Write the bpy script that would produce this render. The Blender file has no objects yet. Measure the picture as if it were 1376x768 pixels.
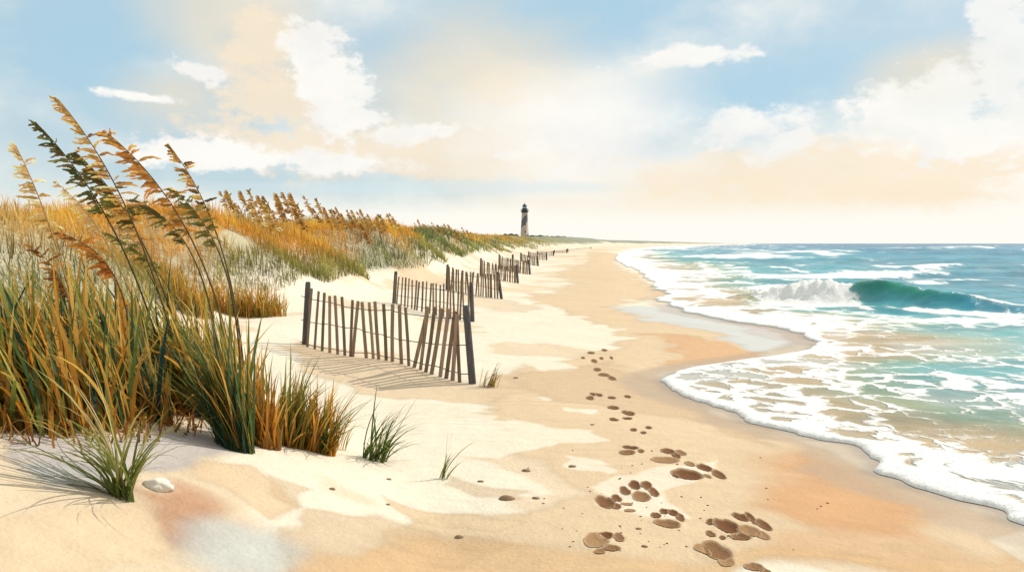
import bpy, math, random
import numpy as np
from mathutils import Vector

random.seed(7)
rng = np.random.default_rng(11)
S = bpy.context.scene
COL = S.collection
F, U0, V0, CH = 1191.0, 688.0, 327.0, 1.7      # focal length in reference pixels, principal column, horizon row, eye height
SEA = -0.10

# ------------------------------------------------------------------ noise
def _hash(ix, iy, seed):
    h = (ix.astype(np.int64) * 374761393 + iy.astype(np.int64) * 668265263 + seed * 1442695041) & 0xFFFFFFFF
    h = ((h ^ (h >> 13)) * 1274126177) & 0xFFFFFFFF
    h = h ^ (h >> 16)
    return (h & 0xFFFF) / 65535.0
def vnoise(x, y, seed=0):
    x = np.asarray(x, float); y = np.asarray(y, float)
    ix = np.floor(x); iy = np.floor(y)
    fx = x - ix; fy = y - iy
    fx = fx*fx*fx*(fx*(fx*6-15)+10); fy = fy*fy*fy*(fy*(fy*6-15)+10)
    a = _hash(ix, iy, seed); b = _hash(ix+1, iy, seed); c = _hash(ix, iy+1, seed); d = _hash(ix+1, iy+1, seed)
    return (a*(1-fx)+b*fx)*(1-fy) + (c*(1-fx)+d*fx)*fy - 0.5
def fbm(x, y, seed=0, octv=4, gain=.5):
    s = 0; a = 1.0
    for k in range(octv):
        s = s + a*vnoise(x*(2**k)+k*17.3, y*(2**k)-k*9.1, seed+k); a *= gain
    return s
def ss(a, b, x):
    t = np.clip((np.asarray(x, float)-a)/(b-a), 0, 1); return t*t*(3-2*t)
def lerp(a, b, t): return a + (b-a)*t
def srgb(r, g, b):
    f = lambda c: (c/255/12.92) if c/255 <= .04045 else ((c/255+.055)/1.055)**2.4
    return np.array([f(r), f(g), f(b)])

# ------------------------------------------------------------------ ground height
# waterline: x as a function of y (world metres), read on the sea plane
_shore_px = [(1376,690),(1320,676),(1250,655),(1200,638),(1165,616),(1130,596),(1050,577),(975,553),(930,538),(905,522),(885,511),(905,502),(960,492),(1030,482),(1085,470),(1105,460),(1085,449),(1040,440),(985,432),(930,421),(895,410),(888,402),(900,394),(880,388),(880,380),(866,372),(858,364),(838,356),(826,349),(829,343),(838,338),(852,334.5),(880,331.5),(930,329.3),(985,328.3)]
_sy = np.array([(CH-SEA)*F/(v-V0) for u, v in _shore_px]); _sx = np.array([(u-U0)/F*y for (u, v), y in zip(_shore_px, _sy)])
_o = np.argsort(_sy); _sy, _sx = _sy[_o], _sx[_o]
_sy = np.concatenate([[-60, 0, 3.5], _sy, [6000]]); _sx = np.concatenate([[5.5, 4.6, 3.75], _sx, [_sx[-1]+1200]])
def shore(y):
    y = np.asarray(y, float)
    x = np.interp(y, _sy, _sx)
    return x + .27*fbm(y*.9, y*0+3.3, 21, 3)*np.clip(1+y*.01, 1, 4) + .11*vnoise(y*3.3, y*0, 24) + .045*vnoise(y*9., y*0, 25)
_toe = np.array([[-60,-9],[0,-6.2],[6,-5.6],[13,-4.6],[21,-3.55],[27,-2.75],[37,-1.7],[50,-1.6],[67,-.5],[92,.4],[126,2.0],[150,4.2],[250,13],[400,32],[700,92],[1200,190],[2000,420],[6000,1500]])
def saddle(y):
    y = np.asarray(y, float)
    return np.exp(-((y-17.2)/1.7)**2)*.8 + np.exp(-((y-29.0)/2.2)**2) + np.exp(-((y-45)/3.5)**2)*.9 + np.exp(-((y-70)/6.)**2)*.7
def toe(y): return np.interp(y, _toe[:,0], _toe[:,1])

MARKS = []      # paw-print hollows: (x, y, rx, ry, depth)
def base_height(x, y):
    x = np.asarray(x, float); y = np.asarray(y, float)
    d = shore(y) - x                                     # metres landward of the waterline
    dm = np.interp(y, _sy, _sx) - x
    b = np.where(d > 0, SEA + .10*ss(0, 2.2, d), SEA - .045*np.clip(-d, 0, 40) - .02*ss(0, .3, -d))
    b = b + .015*np.clip(dm-4, 0, 6)*ss(20, 5, y)
    # wind-blown undulation of the dry sand
    dry = ss(1.0, 3.5, d)
    und = .045*fbm(x*.45, y*.38, 31, 3) + .022*fbm(x*1.6+y*.5, y*1.1, 35, 2)
    b = b + dry*und*np.clip(1.1-y*.004, .35, 1)
    b = b + .30*ss(2.8, 0, x-toe(y))*ss(8, 12, y)
    # dune ridge
    w = 4.0 + .06*np.clip(y-60, 0, 1000)
    s = (toe(y) - x - 1.1*saddle(y) + .7*(fbm(y*.16, x*.1, 41, 2)-.25*ss(50, 90, y))*np.clip(y*.02+.5, .8, 4))/w
    hc = np.interp(y, [-60,12,20,60,90,700,1500,3000,6000], [1.4,1.72,1.92,2.0,2.1,6.2,6,4,3])
    hc = hc*(1-.16*saddle(y))*(1+.22*fbm(y*.11, x*.05, 47, 2)*ss(1200, 200, y))
    prof = ss(0, 1, s) - .18*ss(1.3, 3.2, s)
    dn = hc*prof + (.30*fbm(x*.33, y*.3, 51, 3) + .10*fbm(x*1.3, y*1.1, 55, 2))*ss(.05, .5, s)*np.clip(.7+y*.004, .7, 2)
    # foreground mound on the left
    r = np.hypot((x+3.5)/3.25, (y-5.0)/4.6) + .07*fbm(x*.8, y*.8, 61, 2)
    m = .80*ss(1, 0, r)
    # swell under the first fence
    q = np.exp(-(((x+1.9)*.70 + (y-12.0)*.714)/.9)**2 - (((x+1.7)*.714 - (y-11.8)*.70)/1.3)**2)
    return b + dn + m + .13*q
def H(x, y):
    x = np.asarray(x, float); y = np.asarray(y, float)
    h = base_height(x, y)
    near = np.nonzero((y > 3.5) & (y < 12) & (x > -2) & (x < 4))[0]
    if len(near):
        xn, yn, hn = x[near], y[near], h[near]
        for (mx, my, rx, ry, dp) in MARKS:
            k = np.nonzero((np.abs(xn-mx) < 2.6*rx) & (np.abs(yn-my) < 2.6*ry))[0]
            if not len(k): continue
            r2 = ((xn[k]-mx)/rx)**2 + ((yn[k]-my)/ry)**2
            hn[k] += -dp*np.clip(1-r2, 0, 1)**.7 + dp*.28*np.exp(-((np.sqrt(r2)-1.32)/.22)**2)
        h[near] = hn
    return h
_ty = np.concatenate([np.arange(2.2, 40, .02), np.geomspace(40, 2500, 1500)])
def ground(u, v):
    """the point of the sand that the sight line through reference pixel (u, v) meets"""
    x = (u-U0)/F*_ty; z = CH-(v-V0)/F*_ty
    h = base_height(x, _ty)
    k = int(np.argmax(z < h)) if (z < h).any() else len(_ty)-1
    y = _ty[k]
    return np.array([(u-U0)/F*y, y, float(h[k])])

# ------------------------------------------------------------------ scene helpers
def link(name, me, mat=None, parent=None):
    o = bpy.data.objects.new(name, me); COL.objects.link(o)
    if mat is not None and me is not None: me.materials.append(mat)
    if parent is not None: o.parent = parent
    return o
def tag(o, label=None, cat=None, group=None, kind=None):
    if label: o['label'] = label
    if cat: o['category'] = cat
    if group: o['group'] = group
    if kind: o['kind'] = kind
    return o
def empty(name, loc, label=None, cat=None, group=None):
    o = bpy.data.objects.new(name, None); COL.objects.link(o); o.location = [float(c) for c in loc]; o.empty_display_size = .1
    return tag(o, label, cat, group)
def npmesh(name, V, faces, col=None, smooth=True, colname='col'):
    """faces: (n,4) or (n,3) int array"""
    me = bpy.data.meshes.new(name)
    V = np.asarray(V, np.float32); faces = np.asarray(faces, np.int32)
    n, k = faces.shape
    me.vertices.add(len(V)); me.vertices.foreach_set('co', V.ravel())
    me.loops.add(n*k); me.loops.foreach_set('vertex_index', faces.ravel())
    me.polygons.add(n); me.polygons.foreach_set('loop_start', np.arange(0, n*k, k, dtype=np.int32))
    me.polygons.foreach_set('loop_total', np.full(n, k, np.int32))
    if smooth: me.polygons.foreach_set('use_smooth', np.ones(n, bool))
    me.update(calc_edges=True); me.validate()
    if col is not None: addcol(me, colname, col)
    return me
def addcol(me, name, c):
    c = np.asarray(c, np.float32)
    if c.ndim == 1:
        a = me.attributes.new(name, 'FLOAT', 'POINT'); a.data.foreach_set('value', c)
    else:
        c4 = np.ones((len(c), 4), np.float32); c4[:, :3] = c
        a = me.attributes.new(name, 'FLOAT_COLOR', 'POINT'); a.data.foreach_set('color', c4.ravel())
class MB:
    def __init__(s): s.v = []; s.f = []; s.c = []
    def add(s, v, f, c=None):
        o = len(s.v); s.v += [tuple(map(float, p)) for p in v]; s.f += [tuple(i+o for i in q) for q in f]
        s.c += [tuple(c) if c is not None else (1, 1, 1)]*len(v)
    def tube(s, pts, rad, n=8, c=None, cap=True):
        pts = [np.array(p, float) for p in pts]; rings = []
        up = np.array([.13, .31, .94])
        for i, p in enumerate(pts):
            t = pts[min(i+1, len(pts)-1)] - pts[max(i-1, 0)]; t = t/(np.linalg.norm(t)+1e-9)
            a = np.cross(t, up)
            if np.linalg.norm(a) < .15: a = np.cross(t, [1, 0, 0])
            a /= np.linalg.norm(a); b = np.cross(t, a)
            r = rad[i] if hasattr(rad, '__len__') else rad
            rings.append([p + r*(math.cos(k*2*math.pi/n)*a + math.sin(k*2*math.pi/n)*b) for k in range(n)])
        v = [q for r in rings for q in r]; f = []
        for i in range(len(pts)-1):
            for k in range(n): f.append((i*n+k, i*n+(k+1) % n, (i+1)*n+(k+1) % n, (i+1)*n+k))
        if cap: f.append(tuple(range(n))[::-1]); f.append(tuple((len(pts)-1)*n+k for k in range(n)))
        s.add(v, f, c)
    def lathe(s, prof, n=24, c=None):
        v = []; f = []
        for r, z in prof:
            v += [(r*math.cos(k*2*math.pi/n), r*math.sin(k*2*math.pi/n), z) for k in range(n)]
        for i in range(len(prof)-1):
            for k in range(n): f.append((i*n+k, i*n+(k+1) % n, (i+1)*n+(k+1) % n, (i+1)*n+k))
        f.append(tuple(range(n))[::-1]); f.append(tuple((len(prof)-1)*n+k for k in range(n)))
        s.add(v, f, c)
    def mesh(s, name, smooth=True):
        me = bpy.data.meshes.new(name); me.from_pydata(s.v, [], s.f); me.update()
        if smooth: me.polygons.foreach_set('use_smooth', np.ones(len(me.polygons), bool))
        addcol(me, 'col', np.array(s.c)); return me

# ------------------------------------------------------------------ node helpers
class NT:
    def __init__(s, nt): s.nt = nt; s.n = nt.nodes; s.l = nt.links
    def node(s, t, ins=None, **kw):
        n = s.n.new(t)
        for k, v in kw.items(): setattr(n, k, v)
        for k, v in (ins or {}).items(): s.put(n.inputs[k], v)
        return n
    def put(s, sock, v):
        if isinstance(v, bpy.types.NodeSocket): s.l.new(v, sock)
        elif hasattr(v, '__len__') and sock.type == 'RGBA' and len(v) == 3: sock.default_value = (*map(float, v), 1)
        elif hasattr(v, '__len__'): sock.default_value = tuple(map(float, v))
        else: sock.default_value = v
    def m(s, op, a, b=None, c=None, clamp=False):
        n = s.n.new('ShaderNodeMath'); n.operation = op; n.use_clamp = clamp
        for i, v in enumerate((a, b, c)):
            if v is not None: s.put(n.inputs[i], v)
        return n.outputs[0]
    def step(s, x, a, b):
        n = s.n.new('ShaderNodeMapRange'); n.interpolation_type = 'SMOOTHSTEP'
        s.put(n.inputs['Value'], x); s.put(n.inputs['From Min'], a); s.put(n.inputs['From Max'], b)
        return n.outputs[0]
    def mix(s, f, a, b, blend='MIX'):
        n = s.n.new('ShaderNodeMix'); n.data_type = 'RGBA'; n.blend_type = blend
        s.put(n.inputs[0], f); s.put(n.inputs[6], a); s.put(n.inputs[7], b); return n.outputs[2]
    def noise(s, vec, scale, detail=3, rough=.55, dist=0.0, out=0):
        n = s.n.new('ShaderNodeTexNoise'); s.put(n.inputs['Vector'], vec); s.put(n.inputs['Scale'], scale)
        n.inputs['Detail'].default_value = detail; n.inputs['Roughness'].default_value = rough; n.inputs['Distortion'].default_value = dist
        return n.outputs[out]
    def attr(s, name, out='Fac'):
        n = s.n.new('ShaderNodeAttribute'); n.attribute_name = name; return n.outputs[out]
    def bump(s, h, strength, dist, normal=None):
        n = s.n.new('ShaderNodeBump'); s.put(n.inputs['Height'], h); s.put(n.inputs['Strength'], strength); n.inputs['Distance'].default_value = dist
        if normal is not None: s.put(n.inputs['Normal'], normal)
        return n.outputs[0]
def material(name):
    m = bpy.data.materials.new(name); m.use_nodes = True
    t = NT(m.node_tree); b = t.n['Principled BSDF']; return m, t, b
def pos(t): return t.node('ShaderNodeNewGeometry').outputs['Position']
def ocoord(t): return t.node('ShaderNodeTexCoord').outputs['Object']

# ------------------------------------------------------------------ materials
def sand_material(name='sand', wetattr=True):
    m, t, b = material(name)
    p = pos(t); c = t.attr('col', 'Color')
    g1 = t.noise(p, 260, 2, .6); g2 = t.noise(p, 35, 4, .6); g3 = t.noise(p, 6, 4, .55)
    k = t.m('MULTIPLY_ADD', g1, .16, .92); k = t.m('MULTIPLY', k, t.m('MULTIPLY_ADD', g2, .22, .89)); k = t.m('MULTIPLY', k, t.m('MULTIPLY_ADD', g3, .16, .92))
    cc = t.mix(1.0, c, t.node('ShaderNodeCombineColor', {0: k, 1: k, 2: k}).outputs[0], 'MULTIPLY')
    # scattered darker grains and shell bits
    v = t.node('ShaderNodeTexVoronoi', {'Vector': p, 'Scale': 42.0})
    sp = t.m('MULTIPLY', t.m('LESS_THAN', v.outputs['Distance'], .13), t.m('GREATER_THAN', t.node('ShaderNodeSeparateColor', {0: v.outputs['Color']}).outputs[0], .80))
    cc = t.mix(t.m('MULTIPLY', sp, .45), cc, (.22, .15, .09))
    t.put(b.inputs['Base Color'], cc)
    w = t.attr('wet')
    t.put(b.inputs['Roughness'], t.m('SUBTRACT', .9, t.m('MULTIPLY', w, .55)))
    t.put(b.inputs['Specular IOR Level'], t.m('MULTIPLY_ADD', w, .32, .12))
    dryk = t.m('SUBTRACT', 1.0, t.m('MULTIPLY', w, .85))
    wvd = t.node('ShaderNodeTexWave', {'Vector': p, 'Scale': 1.55, 'Distortion': 9.0, 'Detail': 3.0, 'Detail Scale': .9}, wave_type='BANDS', bands_direction='Y').outputs['Fac']
    rm = t.step(t.noise(p, .8, 3), .46, .62)
    h = t.m('ADD', t.m('MULTIPLY', g1, .10), t.m('ADD', t.m('MULTIPLY', g2, .5), g3))
    h = t.m('ADD', h, t.m('MULTIPLY', t.m('MULTIPLY', wvd, rm), .45))
    t.put(b.inputs['Normal'], t.bump(h, t.m('MULTIPLY', dryk, .55), .03))
    return m
def leaf_material(name, trans=.50, rough=.55):
    m, t, b = material(name)
    c = t.attr('col', 'Color'); p = pos(t)
    n = t.noise(p, 90, 2); k = t.m('MULTIPLY_ADD', n, .5, .75)
    cc = t.mix(1.0, c, t.node('ShaderNodeCombineColor', {0: k, 1: k, 2: k}).outputs[0], 'MULTIPLY')
    t.put(b.inputs['Base Color'], cc); b.inputs['Roughness'].default_value = rough; b.inputs['Specular IOR Level'].default_value = .2
    tr = t.node('ShaderNodeBsdfTranslucent', {'Color': cc})
    mx = t.node('ShaderNodeMixShader', {0: trans, 1: b.outputs[0], 2: tr.outputs[0]})
    t.l.new(mx.outputs[0], t.n['Material Output'].inputs['Surface'])
    return m
def wood_material(name, dark, light):
    m, t, b = material(name)
    p = ocoord(t)
    mp = t.node('ShaderNodeMapping', {'Vector': p, 'Scale': (60, 60, 3)})
    n = t.noise(mp.outputs[0], 1.0, 4, .6); n2 = t.noise(p, 3.0, 2)
    c = t.attr('col', 'Color')
    k = t.step(t.m('ADD', t.m('MULTIPLY', n, .75), t.m('MULTIPLY', n2, .25)), .3, .7)
    cc = t.mix(1.0, c, t.mix(k, dark, light), 'MULTIPLY')
    t.put(b.inputs['Base Color'], cc); b.inputs['Roughness'].default_value = .85; b.inputs['Specular IOR Level'].default_value = .2
    t.put(b.inputs['Normal'], t.bump(n, .6, .004)); return m
def plain(name, colr, rough=.7, spec=.3, nscale=20, amt=.25, bump=.3):
    m, t, b = material(name)
    n = t.noise(ocoord(t), nscale, 4); k = t.m('MULTIPLY_ADD', n, amt*2, 1-amt)
    cc = t.mix(1.0, tuple(colr), t.node('ShaderNodeCombineColor', {0: k, 1: k, 2: k}).outputs[0], 'MULTIPLY')
    t.put(b.inputs['Base Color'], cc); b.inputs['Roughness'].default_value = rough; b.inputs['Specular IOR Level'].default_value = spec
    t.put(b.inputs['Normal'], t.bump(n, bump, .01)); return m

M_SAND = sand_material()
M_LEAF = leaf_material('grass_blade')
M_SEED = leaf_material('sea_oat_seed', .25, .7)
M_SLAT = wood_material('weathered_slat', (.55, .55, .55), (1.25, 1.2, 1.15))
M_POST = wood_material('weathered_post', (.55, .55, .58), (1.3, 1.25, 1.2))
M_WIRE = plain('rusty_wire', (.045, .035, .03), .7)

# ------------------------------------------------------------------ paw prints: where they are pressed into the sand
# every print is a list of pads given as (u, v, half width, half height) on the photograph, taken to the ground in metres
def pad(u, v, a, b, dark=1.0):
    g = ground(u, v); Y = g[1]
    rx = a*Y/F; ry = max(b*Y*Y/(F*(CH-g[2])), rx*.55)
    return (g[0], Y, rx, ry, dark)
def z5(x, y): return (600+x/2.342, 440+y/2.342)
PRINTS = []   # (label, [heel pads], [toe pads])
def pr(label, heels, toes):
    PRINTS.append((label, [pad(*z5(x, y), a/2.342, b/2.342, k) for x, y, a, b, k in heels], [pad(*z5(x, y), a/2.342, b/2.342, k) for x, y, a, b, k in toes]))
pr('clear four-toed paw print at the centre of the nearest cluster, its heel pad pale', [(612,531,24,17,.75)], [(562,515,16,13,1),(592,498,17,14,1.1),(629,498,15,14,1),(652,519,12,16,1)])
pr('small neat paw print with a wide flat heel pad just below the clear one', [(696,618,35,14,.8)], [(659,591,14,10,1),(685,579,12,9,1.1),(713,583,14,11,1.1),(736,598,13,11,1)])
pr('blurred crescent-shaped paw print left of the clear four-toed one', [(500,550,26,22,1.0)], [(535,540,16,11,1.05),(532,565,17,9,.95),(568,556,16,5,.5),(577,577,15,5,.5)])
pr('faint scuffed paw print nearest the bottom edge, two dark toes in a pale hollow', [(470,672,34,22,.45)], [(500,656,22,10,1.15),(543,660,16,11,.8),(520,694,24,9,.8),(482,708,18,6,.6)])
pr('large dark overlapping paw print nearest the orange wet sand', [(882,626,32,24,1.15),(952,640,30,18,.6)], [(832,614,14,8,1),(832,650,14,8,.9),(928,597,22,13,1.15),(960,603,12,19,1.15),(997,620,16,20,1.0),(925,662,28,10,.9),(995,655,17,13,.6),(869,664,8,6,1)])
pr('long heel-shaped print below the large dark overlapping one', [(850,706,42,24,.85)], [(808,700,22,14,.5),(880,742,22,12,.5)])
pr('broad half-cut print at the very bottom edge, right of the long heel print', [(968,756,26,12,.7)], [(1003,768,16,8,.8)])
pr('dark ragged paw print with three toes set off to its right', [(755,463,42,18,1.1)], [(722,466,12,10,1),(811,441,19,13,1.15),(822,470,9,7,.7),(857,463,15,15,1)])
pr('smeared pale print behind the ragged dark one', [(686,418,40,9,.55)], [(696,389,18,9,1),(722,404,12,8,1),(738,395,15,7,.7),(766,430,12,9,.6)])
pr('small three-part print beside a narrow pale strip of sand', [(567,394,24,7,.8)], [(580,378,22,6,1.1),(612,389,9,5,.9)])
SMALL = [('first of the small prints beyond the strip, four short ovals', [(525,252,15,6),(573,269,17,7),(527,290,14,5),(569,286,14,4)]),
         ('three round dots of a print left of the wet edge', [(589,323,9,5),(620,331,8,5),(637,316,8,5)]),
         ('row of small oval prints level with the foam tip', [(452,222,12,6),(461,210,7,5),(480,212,10,5),(520,221,11,5),(570,217,8,5)]),
         ('pair of small prints on the tan band below the white sand tongue', [(475,133,11,4),(496,149,16,4),(521,160,12,5)]),
         ('farthest scatter of tiny prints below the white sand tongue', [(455,80,10,4),(497,71,8,4),(465,105,8,4),(488,97,6,3),(519,95,5,3),(430,95,5,3)])]
SMALLP = [(lb, [pad(*z5(x, y), a/2.342, b/2.342, 1.0) for x, y, a, b in L]) for lb, L in SMALL]
for _, hs, ts in PRINTS:
    for q, isheel in [(h, 1) for h in hs]+[(t_, 0) for t_ in ts]:
        MARKS.append((q[0], q[1], q[2], q[3], min(.024, .32*min(q[2], q[3]))*min(1, q[4])))
for _, L in SMALLP:
    for q in L:
        if q[1] < 10.5: MARKS.append((q[0], q[1], q[2], q[3], min(.02, .3*q[2])))

# ------------------------------------------------------------------ colour of the ground
CREAM = np.array([.690, .620, .505]); TAN = np.array([.580, .440, .290]); TAN2 = np.array([.49, .355, .225])
ORANGE = np.array([.52, .26, .105]); RUST = np.array([.42, .205, .115]); GREYW = np.array([.47, .48, .475]); MAUVE = np.array([.46, .39, .37])
def flat(pts):                                        # outline of a patch of sand, taken to the ground plane
    return np.array([ground(u, v)[:2] for u, v in pts])
def sdf(P, x, y):
    """signed distance to polygon P (positive inside), only near its box"""
    x0, y0 = P.min(0); x1, y1 = P.max(0); pad_ = 1.0+.03*y1
    out = np.full(x.shape, -9.0)
    k = (x > x0-pad_) & (x < x1+pad_) & (y > y0-pad_) & (y < y1+pad_)
    if not k.any(): return out
    px, py = x[k], y[k]; d = np.full(px.shape, 1e9); ins = np.zeros(px.shape, bool)
    for i in range(len(P)):
        ax, ay = P[i]; bx, by = P[(i+1) % len(P)]
        ex, ey = bx-ax, by-ay; t = np.clip(((px-ax)*ex+(py-ay)*ey)/(ex*ex+ey*ey+1e-12), 0, 1)
        d = np.minimum(d, np.hypot(px-ax-t*ex, py-ay-t*ey))
        c = ((ay > py) != (by > py)); ins ^= c & (px < (bx-ax)*(py-ay)/((by-ay) if by != ay else 1e-9)+ax)
    out[k] = np.where(ins, d, -d); return out
PATCH = [ # (colour, strength, edge softness in metres, wetness, outline)
 (TAN, .95, .05, .1, [(790,338),(850,343),(826,352),(850,372),(880,385),(920,400),(850,403),(830,413),(870,430),(930,440),(1030,474),(960,490),(880,505),(950,555),(1050,582),(1150,620),(1250,668),(1376,715),(1376,768),(430,768),(520,715),(590,690),(700,690),(760,668),(800,660),(700,600),(640,560),(650,520),(690,490),(830,468),(838,455),(790,430),(700,402),(770,380),(745,367),(790,352)]),
 (CREAM, .95, .03, 0, [(640,382),(700,400),(770,425),(832,445),(838,455),(810,470),(740,462),(640,450),(630,420)]),
 (CREAM, .9, .03, 0, [(688,485),(740,483),(778,491),(760,500),(715,498)]),
 (CREAM, .8, .02, 0, [(708,533),(735,533),(733,540),(715,540)]),
 (CREAM, .9, .02, 0, [(752,548),(800,553),(798,558),(770,555)]),
 (CREAM, .9, .03, 0, [(560,585),(640,565),(700,565),(790,572),(815,590),(740,592),(690,610),(600,612)]),
 (CREAM, .85, .02, 0, [(750,610),(800,615),(840,632),(830,637),(770,625)]),
 (CREAM, .8, .03, 0, [(805,648),(880,625),(975,612),(960,640),(900,660),(905,690),(830,680)]),
 (TAN2, .7, .06, .15, [(690,500),(800,488),(905,520),(950,552),(1050,580),(1040,600),(900,560),(800,545),(740,540),(690,520)]),
 (ORANGE, .55, .05, .3, [(880,450),(930,452),(1000,470),(1035,474),(985,492),(900,494),(920,475)]),
 (ORANGE, .75, .25, .3, [(1030,618),(1080,605),(1150,632),(1250,690),(1240,730),(1120,720),(1030,690),(1050,650)]),
 (ORANGE, .35, .2, .2, [(1030,720),(1240,720),(1300,750),(1250,768),(1050,768)]),
 (GREYW, .85, .04, .9, [(830,413),(900,408),(1000,430),(1060,445),(1090,458),(1050,474),(1010,470),(930,440),(870,430)]),  # wet spit; the sky's grey-blue reflection is painted into its colour
 (MAUVE, .8, .04, .75, [(965,425),(1050,438),(1105,458),(1085,462),(1010,452)]),
 (TAN2, .75, .04, .3, [(868,384),(930,389),(985,401),(960,402),(890,392)]),
 (TAN, .8, .03, 0, [(745,364),(840,366),(880,370),(820,377),(750,372)]),
 (TAN, .8, .04, 0, [(390,455),(480,480),(640,520),(700,525),(640,545),(520,530),(430,510),(380,480)]),
 (TAN, .6, .05, 0, [(640,395),(720,412),(690,420),(620,405)]),
 (TAN, .55, .03, 0, [(540,360),(600,366),(640,390),(560,385),(470,372)]),
 (CREAM, .8, .03, 0, [(440,560),(520,535),(640,552),(680,580),(600,600),(480,600)]),
 (TAN2, .6, .03, 0, [(590,640),(700,655),(690,668),(640,662),(600,650)]),
 (TAN, .9, .02, 0, [(525,668),(600,690),(700,700),(660,715),(560,700)]),
 (TAN2, .7, .04, 0, [(440,690),(520,690),(600,720),(700,735),(600,768),(380,768),(370,720)]),
 (TAN, .9, .04, 0, [(270,625),(340,630),(400,660),(430,690),(370,700),(320,670),(290,650)]),
 (TAN2, .6, .03, 0, [(370,640),(440,665),(420,690),(380,670)]),
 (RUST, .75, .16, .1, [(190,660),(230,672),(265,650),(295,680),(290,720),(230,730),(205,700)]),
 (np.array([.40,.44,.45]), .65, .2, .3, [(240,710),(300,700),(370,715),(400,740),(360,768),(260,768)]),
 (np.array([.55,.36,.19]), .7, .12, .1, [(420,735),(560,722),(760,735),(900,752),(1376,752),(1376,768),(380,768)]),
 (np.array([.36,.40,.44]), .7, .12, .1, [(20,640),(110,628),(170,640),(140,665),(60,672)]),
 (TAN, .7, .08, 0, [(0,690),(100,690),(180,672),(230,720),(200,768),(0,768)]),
 (np.array([.40,.37,.37]), .85, .08, 0, [(0,590),(120,575),(260,575),(310,600),(280,630),(200,640),(130,640),(20,630)]),  # shade under the massed grass, painted into the sand colour
]
def ground_colour(x, y, h):
    n = len(x)
    d = shore(y)-x
    wx = .22*fbm(x*1.7, y*1.7, 71, 4)*np.clip(y*.13, .9, 5); wy = .34*fbm(x*1.3+9, y*1.3, 75, 4)*np.clip(y*.13, .9, 5)
    col = np.tile(CREAM, (n, 1)); wet = np.zeros(n)
    # soft tan streaks drifted by the wind
    st = fbm(x*.55+y*.25, y*.55, 81, 4)
    k = ss(.03, .15, st)*.95*ss(.5, 2, d)
    col = lerp(col, TAN, (k*.7)[:, None])
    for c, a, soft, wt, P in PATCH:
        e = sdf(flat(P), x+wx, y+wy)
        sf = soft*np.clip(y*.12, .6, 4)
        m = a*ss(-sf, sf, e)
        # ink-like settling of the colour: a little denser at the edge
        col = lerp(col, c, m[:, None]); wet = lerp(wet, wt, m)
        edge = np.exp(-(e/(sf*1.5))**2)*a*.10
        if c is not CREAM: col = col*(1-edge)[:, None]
    # wet band along the water
    ww = .55+.35*fbm(y*.35, y*0, 85, 2)
    wb = ss(ww*1.25, ww*.8, d)*ss(40, 14, y)
    col = lerp(col, np.array([.345, .250, .170]), (wb*.62)[:, None]); wet = np.maximum(wet, wb*.65)
    wb2 = ss(.20, .02, d)*ss(60, 20, y)
    col = lerp(col, np.array([.24, .20, .17]), (wb2*.5)[:, None]); wet = np.maximum(wet, wb2*.8)
    # far beach: long damp streaks
    fs = ss(.02, .12, fbm(x*.12, y*.05, 88, 3))*ss(30, 60, y)*ss(0, 6, d)*ss(14+y*.06, 4, d)
    col = lerp(col, TAN, (fs*.8)[:, None])
    # plant cover on the dunes: far slopes are seen as a whole
    s = (toe(y)-x)/(4.0+.06*np.clip(y-60, 0, 1000))
    veg = ss(.28, .50, s-.42*saddle(y)+.22*fbm(x*.5/np.clip(y*.04, 1, 20), y*.25/np.clip(y*.04, 1, 20), 91, 3))
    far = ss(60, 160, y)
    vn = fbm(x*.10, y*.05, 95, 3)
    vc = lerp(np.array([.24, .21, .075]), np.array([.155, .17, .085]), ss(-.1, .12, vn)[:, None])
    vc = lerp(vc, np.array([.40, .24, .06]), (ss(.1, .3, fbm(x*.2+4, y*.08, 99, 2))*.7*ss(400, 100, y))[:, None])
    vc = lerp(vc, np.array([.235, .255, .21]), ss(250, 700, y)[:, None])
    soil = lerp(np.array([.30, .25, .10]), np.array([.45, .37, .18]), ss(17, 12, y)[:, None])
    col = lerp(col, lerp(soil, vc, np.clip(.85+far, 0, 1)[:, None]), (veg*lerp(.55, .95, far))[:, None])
    return np.clip(col, .01, .9), wet*(1-veg), veg

# ------------------------------------------------------------------ terrain sheet
def build_ground():
    ys = [-40.0]
    while ys[-1] < 5000:
        y = ys[-1]
        if y < 0: st = 2.0
        elif y < 2.6: st = .3
        elif y < 9: st = .02
        elif y < 60: st = .0026*y
        else: st = .012*y
        ys.append(y+st)
    ys = np.array(ys)
    n = 760; t = np.linspace(-1, 1, n); sx = .55*t + .45*t**5
    X = sx[None, :]*(5.0+1.25*np.clip(ys, 0, None)[:, None]) + .25*np.clip(ys-100, 0, None)[:, None]*0
    Y = np.repeat(ys[:, None], n, 1)
    x, y = X.ravel(), Y.ravel()
    h = H(x, y)
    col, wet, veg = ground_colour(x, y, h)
    R, C = len(ys), n
    i = (np.arange(R-1)[:, None]*C+np.arange(C-1)[None, :]).ravel()
    fc = np.stack([i, i+1, i+C+1, i+C], 1)
    # quads wholly far under the sea are not needed
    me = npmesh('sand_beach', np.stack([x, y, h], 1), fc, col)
    addcol(me, 'wet', wet)
    o = link('beach_ground', me, M_SAND); tag(o, 'cream and tan sand beach rising into dunes on the left', None, None, 'structure')
build_ground()

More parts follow.
